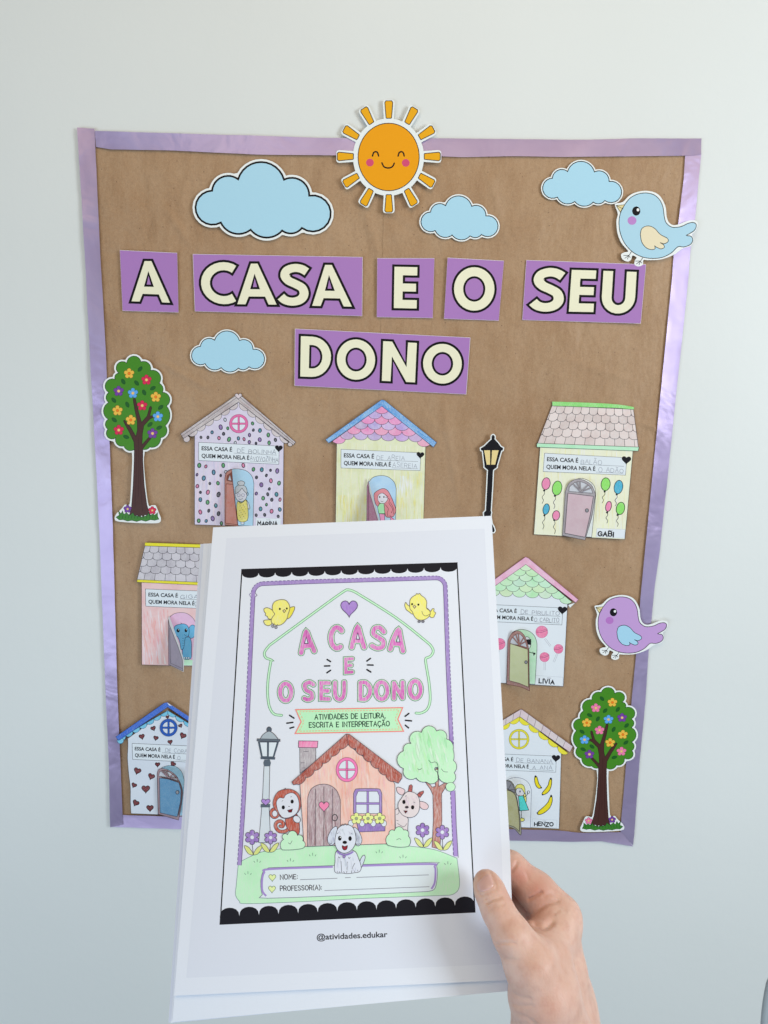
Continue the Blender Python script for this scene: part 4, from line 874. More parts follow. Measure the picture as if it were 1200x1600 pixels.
# --- hearts house
def house_hearts():
    fr = (160, 1080, 7.275); bs = .0056
    wv = lambda x, y: .0028 * math.sin((y - 1130) / 26.0) ** 2 * max(0, (250 - x) / 60) + .002
    P = Page('paper_house', 'white paper house covered in dark red hearts with a bright blue gable and blue door', 'paper house', (258, 1274), wall_surf(bs, (-.00004, 0), (258, 1190), extra=wv), GH, 6, 5e-5).frame(*fr)
    P.part('wall'); P.slab([(290, 540), (742, 215), (1190, 560), (1180, 1440), (630, 1402), (325, 1390)] + sp([(325, 1390), (318, 1250), (318, 1100), (300, 950), (285, 760), (290, 640), (290, 540)], n=3)[1:-1], (206, 212, 222), .0004); P.stroke(sp([(325, 1390), (318, 1250), (318, 1100), (300, 950), (285, 760), (290, 640), (290, 545)], n=3), 5, LINE); P.stroke([(325, 1390), (630, 1402), (1180, 1440)], 3, LINE)
    for x, y, w_, r in ((740, 294, 36, -15), (578, 422, 56, -20), (448, 515, 62, -12), (608, 532, 54, 12), (887, 392, 44, -25), (915, 505, 72, 25), (770, 577, 52, -8), (627, 833, 54, 0), (802, 825, 60, 40), (398, 905, 80, 18), (556, 968, 74, 20), (360, 1068, 58, 25), (493, 1110, 92, 0), (380, 1270, 74, 30), (541, 1328, 78, 0)):
        P.part('heart'); P.fs(heart_pts(x, y, w_, w_ * .92, r), (110, 24, 32), 7, (25, 20, 25), .3)
    P.part('roof'); CY = (100, 184, 214)
    scallops(P, (180, 545), (742, 222), 7, 40, CY, (40, 80, 120), 4, .5, 1); scallops(P, (745, 222), (1300, 560), 6, 40, CY, (40, 80, 120), 4, .5, 1); P.fs(ell(205, 562, 36, 34), CY, 4, (40, 80, 120), .5)
    P.slab([(702, 135), (740, 128), (795, 165), (1340, 520), (1320, 570), (742, 178), (185, 560), (150, 520)], (40, 98, 196), .0004, .35); P.stroke([(702, 135), (150, 520), (185, 560), (742, 182), (1320, 570)], 4, (25, 50, 110)); P.fill([(735, 130), (790, 165), (760, 162)], (225, 228, 235))
    window(P, 752, 415, 98, (44, 88, 172), (25, 50, 110), .3, (205, 212, 222))
    sign(P, [(338, 593), (1112, 628), (1105, 812), (343, 775)], ('DE CORAÇÃO', .49, .97), ('O', .67, .71), 4, 4, (150, 155, 168), heart=.09)
    P.part('doorway'); op = [(632, 1400), (622, 950)] + sp([(660, 885), (700, 858), (770, 845), (850, 866), (905, 925), (930, 1010)], n=4) + [(916, 1412)]
    P.fs(op, (150, 194, 216), 4, LINE, .4)
    fsf = flap_surf(bs + .002, (245.7, 1205), (247.0, 1272), 40, .026, .3)
    P.part('door', surf=fsf, L=6)
    arch = [(634, 1398), (622, 930)] + sp([(622, 930), (640, 890), (680, 878), (735, 890), (800, 925), (850, 975), (890, 1050), (912, 1130), (912, 1190), (890, 1350), (866, 1466)], n=4)[1:]
    fan = [(640, 965), (648, 925), (668, 905), (690, 903), (722, 905), (760, 920), (800, 948), (840, 990), (862, 1022), (748, 985)]
    fan_door(P, arch, [(648, 985), (750, 1000), (868, 1040), (892, 1120), (888, 1250), (850, 1428), (655, 1382)], (748, 985), fan, (172, 140, 146), (96, 150, 188), (60, 50, 60), 4, (851, 1150, 18))
    P.build()
house_hearts()

# --- banana house
def house_bananas():
    fr = (760, 1070, 4.8); bs = .0056
    P = Page('paper_house', 'white paper house with three yellow bananas, yellow scallops and a pinkish tiled gable edge', 'paper house', (815, 1295), wall_surf(bs, (.00003, .00001), (815, 1200)), GH, 40).frame(*fr)
    P.part('wall'); P.slab([(-30, 440), (265, 225), (562, 500), (545, 1080), (-40, 1055)], (214, 219, 230), .0004); P.stroke([(562, 500), (545, 1080), (-40, 1055)], 2.6, LINE)
    P.part('roof'); YL = (226, 214, 40)
    scallops(P, (250, 240), (612, 512), 5, 34, YL, (120, 112, 50), 2.4, .2, 1); scallops(P, (-115, 440), (245, 240), 5, 34, YL, (120, 112, 50), 2.4, .2, 1)
    for side in (1, -1):
        n = 7
        for i in range(n):
            A = (262, 182) if i == 0 else None
            e0, e1 = ((262, 182), (648, 462)) if side == 1 else ((262, 182), (-138, 420)); f0, f1 = ((250, 238), (626, 506)) if side == 1 else ((250, 238), (-118, 452))
            l = lambda a, b, t: (a[0] + (b[0] - a[0]) * t, a[1] + (b[1] - a[1]) * t)
            P.fs([l(e0, e1, i / n), l(e0, e1, (i + 1) / n), l(f0, f1, (i + 1) / n), l(f0, f1, i / n)], (210 - 3 * (i % 2), 190 + 3 * (i % 3), 196), 2.8, (110, 92, 100), .5)
    window(P, 245, 408, 75, (218, 208, 62), (120, 112, 40), .2)
    sign(P, [(-26, 513), (525, 535), (520, 656), (-30, 634)], ('DE BANANA', .46, .95), ('A ANA', .68, .95), 2.4, 2.4, (125, 128, 142), heart=.10)
    for q in ([(368, 688), (361, 702), (364, 735), (375, 762), (394, 777), (411, 772), (408, 762), (395, 745), (387, 720), (378, 690)],
              [(484, 704), (472, 716), (463, 752), (440, 785), (418, 812), (422, 824), (442, 820), (470, 797), (486, 760), (490, 722), (489, 706)],
              [(486, 834), (474, 850), (462, 880), (430, 915), (395, 945), (383, 962), (392, 974), (430, 962), (472, 927), (491, 885), (494, 850)]):
        P.part('banana'); P.fs(sp(q, True, 4), (226, 206, 40), 5, (28, 28, 30)); P.fill(ell(*q[0], 8, 9, n=8), INK); P.fill(ell(*q[5], 7, 6, n=8), INK)
    P.part('doorway'); op = [(100, 1060), (120, 760)] + sp([(145, 720), (200, 697), (265, 702), (315, 735), (338, 790)], n=4) + [(330, 1072)]
    P.fs(op, (216, 220, 232), 3, (100, 105, 130))
    P.part('girl', label='girl with blonde plaits and a turquoise dress')
    P.fs(sp([(285, 800), (300, 850), (295, 885), (278, 860)], True, 3), (226, 220, 130), 3.5, INK); P.fs(ell(255, 800, 34, 36), (214, 214, 222), 3.5, INK)
    P.fs(sp([(218, 785), (225, 755), (258, 745), (285, 765), (290, 815), (278, 800), (262, 778), (235, 775)], True, 3), (228, 222, 120), 3.5, INK)
    P.fs([(240, 835), (275, 832), (318, 940), (250, 945)], (90, 210, 205), 4, INK); P.stroke([(262, 945), (262, 1010)], 4, INK); P.fs(ell(268, 1012, 17, 13), (226, 220, 120), 4, INK)
    P.stroke(sp([(280, 845), (305, 825), (308, 805)]), 4, INK); P.stroke(ell(315, 805, 10, 10, n=10), 3, INK, True); P.fill(ell(252, 800, 5, 8, n=8), (60, 60, 110)); P.stroke([(238, 830), (250, 832)], 3, (170, 60, 60))
    name_card(P, [(345, 1005), (530, 1015), (527, 1073), (343, 1065)], 'HENZO', (360, 1056), (500, 1062), 26, 7.5)
    fsf = flap_surf(bs, (781, 1215), (779, 1290), 35, .034, .3)
    P.part('door', surf=fsf, L=8); d = [(95, 1062), (110, 760)] + sp([(115, 740), (150, 716), (185, 725), (210, 760), (228, 840), (245, 940), (260, 1055), (258, 1128), (215, 1085), (160, 1062), (95, 1045)], n=3)
    P.slab(d, (176, 172, 150), .0003, .2, True); P.stroke(d, 3, LINE, True)
    P.fs(sp([(118, 742), (150, 722), (182, 730), (204, 765), (216, 812)], n=3) + [(160, 780), (115, 770)], (150, 148, 155), 3, (70, 65, 80)); P.stroke([(160, 790), (185, 745)], 3, (70, 65, 80)); P.stroke([(165, 790), (205, 785)], 3, (70, 65, 80))
    P.fs(sp([(112, 782), (165, 792), (215, 825), (238, 930), (248, 1040), (246, 1100)], n=3) + sp([(246, 1100), (200, 1062), (108, 1040)], n=3)[1:], (196, 192, 140), 3, LINE, .5)
    P.build()
house_bananas()
# ------------------------------------------------------------------ the printed cover sheet and the papers held behind it
def held_surf(gap, fan=0.0):
    def f(px, py, h):
        inv = 1.794 + (py - 815) * 5.47e-4
        d = 1 / inv + .010 * ((px - 560) / 240) ** 2 + .0018 * math.sin((py - 800) / 95.0) * ((px - 540) / 260) + gap
        return at_depth(px, py, d - h)
    return f
SW = (209, 214, 226)
GP = 'sheets of paper held behind the printed cover'
def loose(quad, gap, label, col=SW):
    P = Page('paper_sheet', label, 'sheet of paper', (quad[2][0] * .5 + quad[3][0] * .5, quad[2][1]), held_surf(gap), GP, 30)
    P.part('sheet'); P.slab(quad, col, .0004, 0, True); P.build()
loose([(313, 850), (740, 836), (797, 1545), (263, 1598)], .0060, 'rearmost white paper sheet, sticking out furthest at the lower left of the held stack', (200, 206, 222))  # shade on this sheet is put into its darker, bluer white
loose([(318, 849.5), (745, 835), (799, 1547), (267, 1598.5)], .0042, 'second white paper sheet from the back of the held stack, showing along its left edge')
loose([(327, 849), (752, 834), (800, 1548), (269.5, 1597)], .0024, 'white paper sheet directly behind the printed cover, showing below its bottom edge', (208, 214, 230))

def cover():
    P = Page('printed_cover_sheet', 'white activity cover sheet with coloured-in house drawing, held up in front of the panel', 'cover sheet', (540, 1545), held_surf(0), None, 11, 1.5e-5)
    P.part('sheet'); P.slab([(333, 824), (768, 806), (797, 1330), (804, 1531), (272, 1556)], SW, .0003, 0, True)
    P.part('page_tint'); P.fill([(354, 841), (757, 826), (784, 1330), (789, 1506), (291, 1528)], (203, 208, 221))
    # black frame with scalloped bands
    P.part('frame_border')
    tl, tr, br, bl = (378, 890), (714, 879.5), (742, 1425), (344, 1444)
    P.fill([tl, tr, br, bl], (209, 214, 227))
    m = quadmap((tl, tr, br, bl))
    P.stroke([tl, tr, br, bl], 1.9, (22, 21, 30), True)
    P.frame(340 - 340 + 0, 0, 1)
    def band(a, b, d, n, up, hgt):
        pts = [a]; L = math.hypot(b[0] - a[0], b[1] - a[1]); ux, uy = (b[0] - a[0]) / L, (b[1] - a[1]) / L; nx, ny = (-uy, ux) if not up else (uy, -ux)
        base = [(a[0] + nx * hgt * .45, a[1] + ny * hgt * .45)]
        for i in range(n):
            for k in range(9):
                t = PI * k / 8; s = L * (i + .5 - .5 * math.cos(t)) / n; q = hgt * (.45 + .55 * math.sin(t) ** .8)
                base.append((a[0] + ux * s + nx * q, a[1] + uy * s + ny * q))
        return [a] + base + [b]
    P.fill(band(tl, tr, 0, 13, False, 13.5), (22, 21, 30)); P.fill(band(bl, br, 0, 13, True, 25), (22, 21, 30))
    # green ground (behind everything) and lilac frame
    P.part('printed_ground', label='pale green printed hill'); P.frame(340, 1130, 4.85)
    A = lambda px, py: ((px - 340) * 4.85, (py - 1130) * 4.85)
    gr = sp([A(372.5, 1348), A(392, 1338), A(410, 1331), A(440, 1326), A(478, 1322), A(540, 1318), A(600, 1318), A(640, 1322), A(680, 1328), A(714, 1341)], n=5) + sp([A(714, 1341), A(717, 1365), A(718, 1382), A(715, 1392), A(706, 1398), A(695, 1399)], n=4)[1:] + sp([A(560, 1404), A(470, 1409), A(385, 1412), A(374, 1408), A(368, 1398), A(369, 1385)], n=4)
    P.fs(gr, (182, 232, 190), 3.5, (95, 125, 125), .45)
    P.frame(0, 0, 1)
    P.part('printed_border', label='lilac rounded border with a dashed inner line')
    left = sp([(374, 1352), (381, 1240), (388, 1090), (394, 960), (395.5, 930)], n=5) + arc3((395.5, 930), (399, 918), (410, 912), 6) + [(410, 912), (480, 909), (580, 906), (680, 903)] + arc3((680, 903), (691.5, 907), (696, 918), 6)[1:] + sp([(696, 918), (700, 1040), (705, 1150), (706, 1165)], n=5)[1:]
    P.stroke(left, 6.2, (152, 128, 190), pen=.3)
    a, b = offs(left, 6.2, False); P.stroke(a, .9, (98, 84, 125)); 
    for i in range(0, len(b) - 1):
        p, q = b[i], b[i + 1]; L = math.hypot(q[0] - p[0], q[1] - p[1]); k = max(1, int(L / 6))
        for j in range(k):
            t0, t1 = (j + .1) / k, (j + .72) / k; P.stroke([(p[0] + (q[0] - p[0]) * t0, p[1] + (q[1] - p[1]) * t0), (p[0] + (q[0] - p[0]) * t1, p[1] + (q[1] - p[1]) * t1)], 1.0, (98, 84, 140))
    rt = [(707.5, 1236), (709, 1290), (712, 1338)]; P.stroke(rt, 6.5, (160, 136, 196)); P.stroke([(711, 1235), (713, 1290), (716, 1340)], .9, (90, 76, 120))
    for i in range(14): y = 1238 + i * 7.2; P.stroke([(704 + i * .33, y), (704.2 + i * .33, y + 4.5)], 1.0, (90, 76, 130))
    # big house outline
    P.frame(370, 880, 3.4286)
    P.part('printed_house_outline', label='green double-line house outline round the title')
    ho = sp([(240, 815), (200, 808), (175, 770), (165, 700), (168, 620), (182, 530), (188, 520)], n=4) + sp([(188, 518), (158, 508), (148, 490), (152, 470), (175, 440)], n=4)[1:] + sp([(175, 440), (380, 290), (560, 160), (600, 143), (640, 158)], n=4)[1:] + sp([(640, 158), (850, 290), (1010, 415), (1045, 450), (1052, 475), (1038, 498), (1015, 508)], n=4)[1:] + sp([(1015, 508), (1012, 530), (1030, 640), (1036, 730), (1022, 780), (990, 802), (960, 803)], n=4)[1:]
    P.stroke(ho, 13.5, (70, 140, 92), cap='round'); P.stroke(ho, 8.0, (186, 232, 194), cap='round')
    P.part('printed_heart'); P.fs(heart_pts(602, 238, 90, 88), (160, 124, 200), 4, (85, 70, 110), .3)
    # rounded title letters
    def rl(ch, sk, w):
        P.part('printed_letter')
        for ww, c, pn in ((w, (58, 78, 70), 0), (w - 5, (172, 222, 184), 0), (w - 12.5, (204, 104, 184), .75)):
            for s in sk: P.stroke(s, ww, c, cap='round', pen=pn)
    rl('A', [sp([(345, 480), (360, 410), (372, 368), (388, 405), (415, 470)], n=4), [(358, 445), (402, 440)]], 36)
    C_ = lambda cx, cy, rx, ry: [(cx + rx * math.cos(math.radians(a)), cy + ry * math.sin(math.radians(a))) for a in range(-42, -322, -20)]
    rl('C', [C_(537, 400, 33, 56)], 37)
    rl('A', [sp([(616, 450), (630, 390), (648, 342), (662, 385), (682, 450)], n=4), [(630, 415), (670, 415)]], 36)
    rl('S', [sp([(788, 368), (765, 345), (738, 350), (732, 378), (758, 398), (784, 418), (780, 448), (750, 455), (724, 442)], n=4)], 35)
    rl('A', [sp([(822, 460), (842, 400), (866, 358), (876, 400), (890, 470)], n=4), [(838, 430), (882, 432)]], 36)
    rl('E', [[(618, 512), (584, 514), (584, 585), (618, 583)], [(584, 548), (612, 547)]], 30)
    rl('O', [ell(262, 691, 30, 46) + [(292, 691)]], 34)
    rl('S', [sp([(410, 650), (388, 638), (364, 652), (372, 680), (400, 696), (402, 722), (380, 732), (362, 724)], n=4)], 33)
    rl('E', [[(492, 642), (452, 642), (452, 726), (492, 728)], [(452, 685), (488, 684)]], 33)
    rl('U', [sp([(526, 640), (526, 690), (532, 718), (550, 730), (568, 718), (575, 690), (575, 638)], n=4)], 33)
    rl('D', [sp([(662, 640), (690, 640), (712, 665), (712, 700), (690, 728), (662, 728)], n=4) + [(662, 645)]], 33)
    rl('O', [ell(776, 683, 31, 45) + [(807, 683)]], 34)
    rl('N', [[(842, 724), (842, 642)], [(888, 722), (888, 638)], [(842, 642), (888, 722)]], 33)
    rl('O', [ell(956, 677, 29, 46) + [(985, 677)]], 34)
    P.part('counter'); 
    for x, y in ((372, 418), (648, 395), (864, 410)): P.fs([(x - 9, y + 12), (x, y - 22), (x + 10, y + 12)], (205, 214, 228), 4, (60, 50, 80))
    P.part('accent_mark')
    for q in (((484, 516), (502, 527)), ((470, 551), (498, 550)), ((483, 587), (502, 574)), ((716, 510), (697, 524)), ((730, 546), (700, 545)), ((718, 583), (697, 570)), ((283, 815), (306, 830)), ((268, 857), (300, 853)), ((285, 884), (305, 878)), ((922, 805), (902, 820)), ((936, 845), (904, 842)), ((920, 882), (903, 868))): P.stroke(list(q), 8, (24, 24, 32), cap='round')
    # ribbon
    P.part('printed_ribbon', label='mint ribbon with a coral dashed edge and small black lettering')
    rb = [(316, 785), (888, 774), (862, 836), (893, 900), (313, 912), (345, 850)]
    P.fs(rb, (176, 232, 186), 6, (226, 130, 120), .3)
    ri = [(335, 796), (868, 786), (848, 836), (872, 888), (334, 900), (360, 850)]
    for i in range(6):
        p, q = ri[i], ri[(i + 1) % 6]; L = math.hypot(q[0] - p[0], q[1] - p[1]); k = int(L / 16)
        for j in range(k): t0, t1 = (j + .1) / k, (j + .7) / k; P.stroke([(p[0] + (q[0] - p[0]) * t0, p[1] + (q[1] - p[1]) * t0), (p[0] + (q[0] - p[0]) * t1, p[1] + (q[1] - p[1]) * t1)], 3, (226, 150, 120))
    P.hand('ATIVIDADES DE LEITURA,', (418, 837), (796, 829), 26, 4.6, (30, 60, 50), 0, 'round'); P.hand('ESCRITA E INTERPRETAÇÃO', (388, 880), (818, 872), 26, 4.6, (30, 60, 50), 0, 'round')
    # chicks
    def chick1():
        P.frame(400, 900, 8.5714); P.part('printed_chick', label='yellow chick with both wings raised'); Yc, Lc = (228, 220, 110), (110, 104, 90)
        P.fs(sp([(262, 515), (215, 455), (150, 425), (108, 440), (112, 480), (130, 500), (125, 525), (155, 545), (165, 570), (215, 575)], True, 4), Yc, 9, Lc, .4)
        P.fs(sp([(440, 440), (480, 415), (515, 412), (515, 445), (500, 480), (480, 520), (450, 560), (405, 575), (410, 530)], True, 4), (222, 212, 70), 9, Lc, .3)
        P.fs(sp([(205, 590), (150, 588), (105, 598), (115, 640), (155, 665), (195, 655), (215, 625)], True, 4), Yc, 9, Lc, .4)
        P.fs(sp([(225, 470), (220, 400), (250, 345), (320, 318), (395, 325), (440, 375), (452, 440), (430, 510), (415, 570), (370, 630), (310, 660), (240, 650), (205, 610), (215, 560), (250, 510)], True, 4), Yc, 9, Lc, .5)
        P.fill(ell(320, 441, 13, 15), INK); P.fill(ell(413, 435, 12, 14), INK); P.fs([(358, 465), (380, 448), (400, 466), (376, 492)], (205, 190, 140), 7, (60, 55, 50))
        for x, y in ((225, 672), (268, 688)): P.fs(ell(x, y, 17, 18), (150, 150, 160), 7, (90, 90, 105)); P.stroke([(x + 8, y - 16), (x + 22, y - 42)], 8, Lc)
    def chick2():
        P.frame(610, 900, 10.909); P.part('printed_chick', label='yellow chick with a feather tuft, turned to the left'); Yc, Lc = (228, 220, 110), (110, 104, 90)
        P.fs(sp([(620, 550), (665, 585), (690, 600), (715, 560), (745, 560), (740, 600), (772, 630), (755, 665), (740, 700), (700, 710), (660, 680), (600, 650)], True, 4), Yc, 11, Lc, .3)
        P.fs(sp([(330, 520), (290, 490), (262, 450), (245, 500), (270, 570), (320, 610), (375, 650), (385, 600)], True, 4), Yc, 11, Lc, .4)
        P.fs(sp([(330, 480), (340, 400), (390, 345), (430, 325), (450, 298), (470, 312), (500, 298), (525, 330), (590, 380), (620, 450), (615, 545), (665, 590), (680, 640), (650, 700), (590, 740), (510, 752), (440, 725), (395, 660), (375, 610), (335, 560)], True, 4), Yc, 11, Lc, .5)
        P.stroke(sp([(535, 600), (560, 660), (610, 680), (670, 650)]), 9, Lc)
        P.fill(ell(370, 480, 17, 18), INK); P.fill(ell(477, 488, 18, 18), INK); P.fs([(385, 520), (410, 495), (437, 522), (412, 552)], (205, 190, 150), 8, (60, 55, 50))
        for x in (490, 555): P.fs(ell(x, 775, 24, 20), (120, 120, 130), 8, (80, 80, 92))
    chick1(); chick2()
    # lower drawing, left half in crop B, right half in crop C
    B = lambda: P.frame(340, 1130, 4.85); Cc = lambda: P.frame(540, 1100, 4.85)
    LN = (72, 70, 84)
    B(); P.part('printed_lamp', label='grey printed street lamp with a lilac heart')
    P.fs([(352, 325), (395, 325), (390, 580), (340, 580)], (196, 206, 216), 4, LN, .3); P.fs([(335, 635), (390, 635), (402, 905), (312, 905)], (196, 206, 216), 4, LN, .3)
    P.fs(ell(390, 48, 18, 20), (80, 92, 104), 5, LN); P.fs(sp([(322, 122), (345, 85), (390, 60), (430, 85), (460, 122)], n=3), (160, 172, 182), 5, LN)
    P.fs([(300, 118), (472, 122), (474, 138), (298, 134)], (92, 104, 116), 4, LN); P.fill([(305, 138), (465, 140), (428, 262), (330, 258)], (72, 84, 98))
    P.fill([(322, 146), (374, 146), (374, 250), (342, 250)], (206, 216, 230)); P.fill([(390, 146), (448, 146), (418, 252), (388, 252)], (206, 216, 230)); P.fill([(326, 255), (436, 258), (434, 276), (326, 272)], (72, 84, 98))
    P.fill([(355, 276), (395, 276), (404, 300), (398, 326), (352, 326), (346, 300)], (84, 96, 110)); P.fill([(328, 612), (398, 612), (398, 638), (325, 638)], (84, 96, 110)); P.fs(heart_pts(365, 596, 66, 52), (164, 130, 200), 4, LN)
    P.part('printed_chimney'); P.fs([(622, 180), (744, 182), (744, 290), (625, 380)], (166, 158, 166), 4, LN, .7); P.fs([(614, 134), (760, 136), (756, 186), (613, 184)], (228, 130, 178), 4, LN, .5)
    for q in ([(650, 215), (690, 213)], [(630, 300), (660, 300)], [(640, 340), (665, 338)]): P.stroke(q, 3, LN)
    P.part('printed_monkey', label='brown monkey peeking round the printed house'); MK = (178, 80, 60)
    tail = sp([(540, 800), (510, 820), (465, 818), (440, 785), (445, 755), (475, 742), (498, 760), (492, 782), (475, 780)], n=4); P.stroke(tail, 28, LN, cap='round'); P.stroke(tail, 20, MK, cap='round', pen=.4)
    P.fs(sp([(540, 700), (600, 690), (620, 760), (615, 840), (560, 830), (520, 780), (515, 720)], True, 4), MK, 4, LN, .4)
    P.fs(ell(432, 682, 38, 42), MK, 4, LN, .4); P.fs(ell(434, 685, 20, 24), (206, 210, 222), 3, LN)
    P.fs(sp([(420, 620), (430, 560), (465, 515), (530, 498), (590, 515), (625, 560), (625, 650), (560, 715), (490, 718), (455, 680)], True, 4), MK, 4, LN, .4)
    P.fs(sp([(445, 600), (470, 565), (500, 568), (515, 545), (545, 530), (575, 530), (605, 560), (618, 620), (600, 680), (550, 712), (495, 715), (460, 670)], True, 4), (206, 210, 222), 4, LN)
    scrib(P, [(430, 560), (520, 505), (600, 520), (560, 535), (470, 570), (440, 640)], [(150, 66, 50), (190, 104, 84)], 24, 6, 120, 25, 60, 45, .4)
    for q in ([(505, 508), (512, 492), (522, 505)], [(486, 592), (496, 586)], [(552, 560), (562, 555)], [(470, 690), (480, 700)]): P.stroke(sp(q, n=3), 3, LN)
    P.fill(ell(565, 594, 12, 15), INK); P.fill(ell(498, 638, 12, 15), INK); P.fs([(530, 660), (568, 650), (560, 675), (540, 676)], (110, 30, 40), 3, INK); P.stroke([(535, 630), (548, 632)], 4, LN)
    P.fs(ell(600, 728, 30, 24, 40), (206, 210, 222), 4, LN)
    # house body
    P.part('printed_house_wall', label='salmon printed house wall'); Cpt = lambda px, py: ((px - 340) * 4.85, (py - 1130) * 4.85)
    P.fs([(622, 430), (985, 160), Cpt(613, 1218), Cpt(617, 1226), Cpt(617, 1318), (660, 935), (655, 930)], (238, 186, 176), 4, LN, .5)
    scrib(P, [(640, 440), (985, 180), Cpt(610, 1218), Cpt(615, 1300), (660, 900)], [(240, 172, 156), (242, 198, 190), (236, 180, 176)], 110, 12, 86, 80, 300, 31, .5)
    P.part('printed_roof', label='reddish brown printed roof edge')
    def roofpoly(a, b, c, d, n, sgn):
        pts = [a, b]
        for i in range(n):
            p = (d[0] + (c[0] - d[0]) * (n - i) / n, d[1] + (c[1] - d[1]) * (n - i) / n) if 0 else (c[0] + (d[0] - c[0]) * i / n, c[1] + (d[1] - c[1]) * i / n); q = (c[0] + (d[0] - c[0]) * (i + 1) / n, c[1] + (d[1] - c[1]) * (i + 1) / n)
            cx, cy = (p[0] + q[0]) / 2, (p[1] + q[1]) / 2; ang = math.atan2(q[1] - p[1], q[0] - p[0]); hl = math.hypot(q[0] - p[0], q[1] - p[1]) / 2
            for k in range(7):
                t = PI * k / 6; x = -hl * math.cos(t); y = sgn * 20 * math.sin(t); pts.append((cx + x * math.cos(ang) - y * math.sin(ang), cy + x * math.sin(ang) + y * math.cos(ang)))
        return pts
    RB = (166, 84, 72)
    P.fs(roofpoly((562, 445), (975, 82), (985, 145), (605, 455), 6, -1)[:2] + roofpoly((562, 445), (975, 82), (990, 140), (600, 462), 6, -1)[2:] + [(575, 468)], RB, 4, LN, .55)
    P.fs([(975, 82), (1000, 85), (1395, 385), (1398, 415), (1370, 455)] + roofpoly((0, 0), (0, 0), (1335, 440), (990, 140), 6, -1)[2:], RB, 4, LN, .55)
    scrib(P, [(980, 90), (985, 135), (600, 455), (575, 440)], [(186, 104, 90), (148, 66, 56)], 34, 9, 139, 60, 180, 32, .4); scrib(P, [(985, 88), (1390, 395), (1370, 440), (985, 132)], [(186, 104, 90), (148, 66, 56)], 34, 9, 38, 60, 180, 33, .4)
    P.part('printed_round_window'); window(P, 980, 352, 82, (228, 120, 176), (120, 60, 95), .24, (205, 214, 230), 92)
    P.part('printed_door', label='grey brown plank door with a pink heart'); dr = [(680, 935), (683, 590)] + sp([(685, 560), (705, 505), (750, 472), (805, 462), (860, 475), (905, 515), (930, 580)], n=4) + [(930, 925)]
    P.fs(dr, (172, 148, 156), 4, LN, .75)
    scrib(P, [(690, 600), (800, 480), (925, 600), (920, 920), (690, 925)], [(150, 118, 128), (190, 172, 180)], 50, 7, 90, 80, 260, 35, .5)
    for x in (742, 806, 870): P.stroke([(x, 480 if x == 806 else 498), (x, 928)], 3, LN)
    P.part('heart'); P.fs(heart_pts(806, 628, 78, 78), (232, 130, 170), 4, LN)
    P.part('printed_door_ring'); P.stroke(ell(888, 716, 20, 24), 6, (60, 60, 70), True)
    Cc(); P.part('printed_window', label='lilac four-pane window'); wv = [(60, 830), (60, 690)] + sp([(60, 680), (72, 652), (95, 642), (240, 642), (265, 655), (275, 685)], n=3) + [(275, 830)]
    P.fs(wv, (150, 126, 190), 4, LN, .3); P.fs([(80, 830), (80, 700), (95, 662), (240, 662), (255, 695), (255, 830)], (206, 214, 230), 3, LN); P.fs([(160, 662), (176, 662), (176, 830), (160, 830)], (150, 126, 190), 2, LN); P.fs([(80, 746), (255, 746), (255, 762), (80, 762)], (150, 126, 190), 2, LN)
    P.part('printed_window_box'); P.fs([(85, 905), (300, 905), (298, 962), (100, 970)], (140, 112, 182), 4, LN, .3)
    for x in (40, 125, 210, 290): P.fs(ell(x, 905, 20, 24), (206, 214, 228), 3, LN)
    I = lambda p: p
    for x in (82, 170, 258): flower(P, I, x, 868, 44, (216, 226, 140), (150, 160, 130), 5, 3, LN, pen=.3)
    # tree
    P.part('printed_tree', label='mint green printed tree with a brown trunk'); 
    P.fs([(600, 555), (655, 630), (680, 625), (683, 490), (706, 490), (706, 625), (765, 590), (778, 598), (728, 680), (730, 880), (715, 1100), (655, 1085), (665, 880), (662, 690), (645, 650), (596, 580)], (178, 118, 108), 4, LN, .7)
    cr = lobes([((575, 215), (630, 165)), ((690, 205), (735, 200)), ((765, 265), (800, 285)), ((815, 345), (822, 390)), ((818, 428), (842, 475)), ((822, 520), (835, 560)), ((770, 600), (735, 590)), ((700, 500), (695, 480)), ((676, 500), (690, 590)), ((610, 590), (575, 590)), ((535, 560), (480, 570)), ((440, 490), (408, 470)), ((440, 355), (450, 310)), ((495, 300), (500, 225))], 6)
    P.fs(cr, (180, 232, 188), 4, LN, .5); scrib(P, [(500, 260), (600, 190), (760, 260), (800, 420), (640, 540), (470, 500), (430, 400)], [(160, 222, 170), (196, 238, 204), (172, 226, 178)], 60, 16, 75, 60, 170, 34, .5); P.stroke(sp([(630, 425), (650, 445), (682, 440), (700, 470), (700, 560)]), 3, LN); P.stroke(sp([(545, 490), (560, 498), (578, 488)]), 3, LN); P.stroke(sp([(725, 490), (745, 512), (775, 515)]), 3, LN)
    P.fs(ell(795, 628, 36, 34, 0, 18), (180, 232, 188), 3, LN, .4)
    # goat
    P.part('printed_goat', label='pale pink goat kid peeking from behind the printed house'); GT = (212, 202, 206)
    P.fs([(375, 800), (400, 790), (440, 830), (475, 870), (470, 960), (378, 960)], GT, 4, LN, .3)
    P.fs(sp([(430, 690), (395, 672), (386, 635), (410, 632), (450, 655)], True, 3), (216, 190, 196), 4, LN, .3); P.fs(sp([(560, 740), (600, 745), (628, 772), (615, 798), (580, 795), (560, 770)], True, 3), (216, 190, 196), 4, LN, .3)
    P.fs([(473, 662), (482, 618), (497, 610), (507, 622), (503, 668)], (176, 96, 92), 4, LN); P.fs([(540, 690), (560, 668), (590, 658), (592, 672), (565, 708)], (176, 96, 92), 4, LN)
